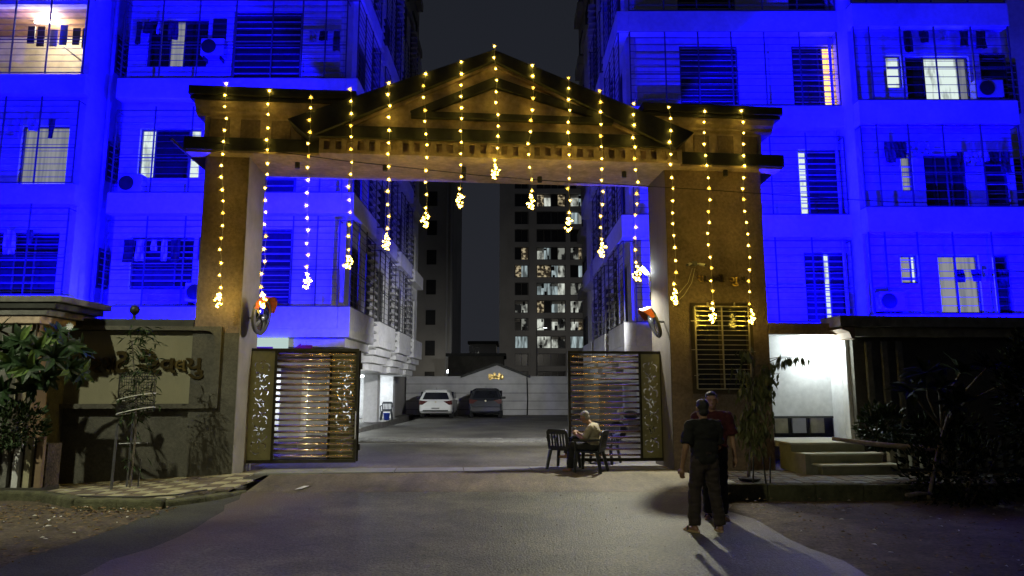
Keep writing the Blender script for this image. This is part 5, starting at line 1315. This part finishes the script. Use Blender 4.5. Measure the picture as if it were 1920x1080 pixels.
bush('leafy_bush', 'low dark shrub behind the baluster parapet', (8.6, 14.0, .95), (.8, .35, .45), 700, .15, M_leafk, 8)
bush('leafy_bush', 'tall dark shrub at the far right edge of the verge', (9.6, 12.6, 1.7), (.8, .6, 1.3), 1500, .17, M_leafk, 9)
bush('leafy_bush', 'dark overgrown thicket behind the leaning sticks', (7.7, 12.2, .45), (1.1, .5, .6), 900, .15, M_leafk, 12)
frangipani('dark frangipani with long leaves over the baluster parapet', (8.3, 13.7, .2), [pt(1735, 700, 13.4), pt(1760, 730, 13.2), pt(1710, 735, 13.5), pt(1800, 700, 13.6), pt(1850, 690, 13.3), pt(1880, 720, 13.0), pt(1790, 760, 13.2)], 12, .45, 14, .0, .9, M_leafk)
# caged sapling
sp_ = thing('caged_sapling', 'thin sapling inside a wire plant guard on the chequered pavement', 'sapling', (-6.65, 12.35, .05)); rng = random.Random(21)
bx = gr(243, 918, .06); b = Vector((bx[0], bx[1], .05))
branchy('trunk', sp_, [b, b + Vector((.03, 0, .9)), b + Vector((-.02, .02, 1.7)), Vector(pt(247, 640, bx[1]))], .022, .008)
mb = MB()
for i in range(520):
    z = rng.uniform(.25, 2.95); c0_ = pt(243, 640, bx[1]); wdt = .26 if 1.25 < z < 2.25 else (.12 if z < 1.25 else .34 * max(.15, 1 - (z - 2.25) / .9))
    if z < 1.25 and rng.random() < .8: continue
    q = b + Vector((rng.gauss(0, wdt * .6), rng.gauss(0, .15), z)); d = Vector((rng.uniform(-1, 1), rng.uniform(-1, 1), rng.uniform(-1, .35))).normalized(); l = rng.uniform(.12, .24); s = d.cross(Vector((0, .3, 1))).normalized() * .018
    mb.quad([q, q + d * l * .5 + s, q + d * l + Vector((0, 0, -.03)), q + d * l * .5 - s])
f = mb.build('foliage', M_leaf2, sp_); f['kind'] = 'stuff'
gd = thing('plant_guard', 'dark wire mesh guard tied with white rope round the sapling', 'plant guard', tuple(b))
zt_, zm_ = at(243, 700, bx[1])[1], at(243, 772, bx[1])[1]
mb = MB(); rg = .30
for i in range(22):
    a = 2 * math.pi * i / 22; mb.tube([(b.x + rg * math.cos(a), b.y + rg * math.sin(a), zm_), (b.x + rg * math.cos(a), b.y + rg * math.sin(a), zt_)], .005, 4)
for i in range(14):
    z = lerp(zm_, zt_, i / 13); mb.tube([(b.x + rg * math.cos(a), b.y + rg * math.sin(a), z) for a in [2 * math.pi * j / 16 for j in range(17)]], .004, 4)
mb.build('wire_mesh', M_mesh, gd)
for i, z in enumerate((lerp(zm_, zt_, .38), lerp(zm_, zt_, .02))):
    MB().tube([(b.x + (rg + .012) * math.cos(a), b.y + (rg + .012) * math.sin(a), z + .07 * math.cos(a)) for a in [2 * math.pi * j / 18 for j in range(19)]], .011, 5).build('rope', M_rope, gd)
for px, top in ((208, 795), (237, 780), (258, 860)):
    x, y = gr(px, 921 if px == 208 else 916, .06); MB().tube([(x, y, -.05), (x + .02, y, at(px, top, y)[1])], .022 if px == 208 else .015, 6).build('stake', M_frame, gd)
x, y = gr(240, 915, .06); MB().tube([(x - .2, y - .05, at(240, 832, y)[1]), (x + .32, y - .05, at(240, 830, y)[1])], .016, 6).build('cross_bar', M_frame, gd)
# drooping sapling by the pillar window
ds = thing('drooping_sapling', 'young tree with drooping olive leaves beside the pillar window', 'sapling', (4.55, 13.3, .16)); rng = random.Random(31)
bx = gr(1418, 905, .16); b = Vector((bx[0], 13.35, .15)); Yd = 13.35
top = Vector(pt(1412, 665, Yd)); branchy('trunk', ds, [b, lerp(b, top, .4) + Vector((.03, 0, 0)), lerp(b, top, .75), top], .03, .01)
ends = [pt(1392, 655, Yd - .1), pt(1380, 690, Yd), pt(1440, 690, Yd - .1), pt(1478, 668, Yd - .2), pt(1505, 668, Yd - .25), pt(1462, 700, Yd - .1), pt(1400, 720, Yd + .1), pt(1430, 740, Yd - .1), pt(1405, 770, Yd), pt(1440, 790, Yd - .1), pt(1420, 830, Yd), pt(1385, 800, Yd), pt(1448, 720, Yd)]
mb = MB()
for e in ends:
    e = Vector(e); s0 = lerp(b, top, max(.3, min(.98, (e.z - b.z) / (top.z - b.z) - .1)))
    branchy('branch', ds, [s0, lerp(s0, e, .5) + Vector((0, 0, .08)), e], .011, .004)
    low = 1 if e.z < 2.1 else 0
    for i in range(60 if low else 26):
        q = lerp(s0, e, rng.uniform(.3, 1.05)) + Vector((rng.gauss(0, .1 if low else .05), rng.gauss(0, .08), rng.gauss(0, .1 if low else .03))); d = Vector((rng.uniform(-.5, .5), rng.uniform(-.5, .5), -1)).normalized(); l = rng.uniform(.13, .22); s = d.cross(Vector((rng.uniform(-1, 1), 1, 0))).normalized() * .026
        mb.quad([q, q + d * l * .45 + s, q + d * l, q + d * l * .45 - s])
f = mb.build('foliage', M_leaf3, ds); f['kind'] = 'stuff'
st_ = thing('plant_stand', 'dark metal tree guard frame standing on the pavement by the booth steps', 'plant guard', (bx[0], 13.2, .16))
for px in (1412, 1436, 1444):
    x, y = gr(px, 906, .16); MB().tube([(x, y, .15), (x + (.03 if px != 1436 else -.03), y, .62)], .014, 6).build('leg', M_blk, st_)
x, y = gr(1405, 902, .16); MB().lathe([(.16, .16), (.2, .2), (.2, .215)], Matrix.Translation((x, y, 0)), 12).build('base_dish', M_blk, st_)
# fallen pole and sticks on the right
lg = thing('bamboo_pole', 'long pale pole lying across the booth steps and parapet', 'pole', (7.5, 12.6, .9))
p0, p1 = Vector(pt(1560, 822, 13.35)), Vector(pt(1812, 852, 12.4)); MB().tube([p0, lerp(p0, p1, .35) + Vector((0, 0, -.012)), lerp(p0, p1, .7) + Vector((0, 0, .02)), p1], [.035, .045, .05, .045], 8).build('pole', M_bamb, lg, True)
lg = thing('leaning_stick', 'thin leaning stick crossing the fallen pole on the verge', 'stick', (6.9, 11.9, 0))
MB().tube([pt(1741, 935, 11.6), pt(1752, 880, 12.0), pt(1757, 850, 12.3), pt(1778, 778, 12.5)], [.03, .028, .026, .018], 7).build('stick', M_bark, lg, True)
lg = thing('broken_branch', 'short broken branch lying low on the dark verge', 'branch', (6.6, 11.4, .1))
MB().tube([pt(1700, 929, 11.4), pt(1725, 925, 11.5), pt(1748, 926, 11.6)], [.035, .03, .02], 7).build('branch', M_bark, lg, True)
# litter and dry leaves
pp = thing('paper_scrap', 'white torn paper scrap on the driveway apron by the open gate', 'litter', (*gr(569, 913, .06), zp(13.2)))
x, y = gr(569, 913, zp(13.2) + .02); z = zp(y) + .016
MB().quad([(x - .1, y - .22, z), (x + .02, y - .2, z + .01), (x + .12, y + .16, z + .03), (x + .05, y + .26, z + .004), (x - .03, y + .1, z + .02)]).build('paper', M_wht, pp)
rng = random.Random(77)
mb = MB(); mb2 = MB()
def scrap(mb, x, y, z, s):
    a = rng.uniform(0, 6.3); c_, s_ = math.cos(a) * s, math.sin(a) * s
    mb.quad([(x + c_, y + s_, z), (x - s_ * .5, y + c_ * .5, z + rng.uniform(.004, .02)), (x - c_, y - s_, z + .004), (x + s_ * .5, y - c_ * .5, z + rng.uniform(.004, .02))])
for i in range(1700):
    x, y = rng.uniform(-13, -5.2), rng.uniform(6.8, 11.8)
    if rng.random() < .5: y = min(11.9, 11.3 - abs(rng.gauss(0, .8)))
    if x > -7.2 and y > 11.2: continue
    scrap(mb if rng.random() < .9 else mb2, x, y, .0 + rng.uniform(0, .025), rng.uniform(.014, .055))
for i in range(900):
    x, y = rng.uniform(3.75, 11), rng.uniform(6.8, 12.2); scrap(mb if rng.random() < .93 else mb2, x, y, .0 + rng.uniform(-.02, .015), rng.uniform(.012, .04))
for i in range(60): scrap(mb, rng.uniform(-4, 3.3), rng.uniform(7, 15), .02, rng.uniform(.006, .014))
tag(mb.build('dry_leaves', mat('dry_leaf', (.20, .13, .06), .9, var=.5, scale=9)), 'scattered dry brown leaves on the soil verges', 'dry leaves', kind='stuff')
tag(mb2.build('litter_scraps', M_litter), 'scattered pale litter scraps on the soil verges', 'litter', kind='stuff')

street_lamp('added hidden street lamp beyond the courtyard end wall brightening the far tower', 3.0, 84, 9, .9, 2600, (5, 115, 24), R(120), (1, .93, .8))  # added out of sight to brighten the far tower facade

gc = thing('ground_cable', 'black cable lying along the mossy kerb of the chequered pavement', 'cable', (-7, 11.6, .1))
MB().tube([(x, y - .02 + .03 * math.sin(i * 1.9), zsw(x, y) + .035) for i, (x, y) in enumerate([(-9.8, 12.35), (-9.0, 12.33), (-8.2, 12.28), (-7.6, 12.0), (-7.1, 11.62), (-6.5, 11.55), (-5.9, 11.56), (-5.5, 11.7), (-5.2, 12.2)])], .014, 6).build('cable_run', M_cable, gc)
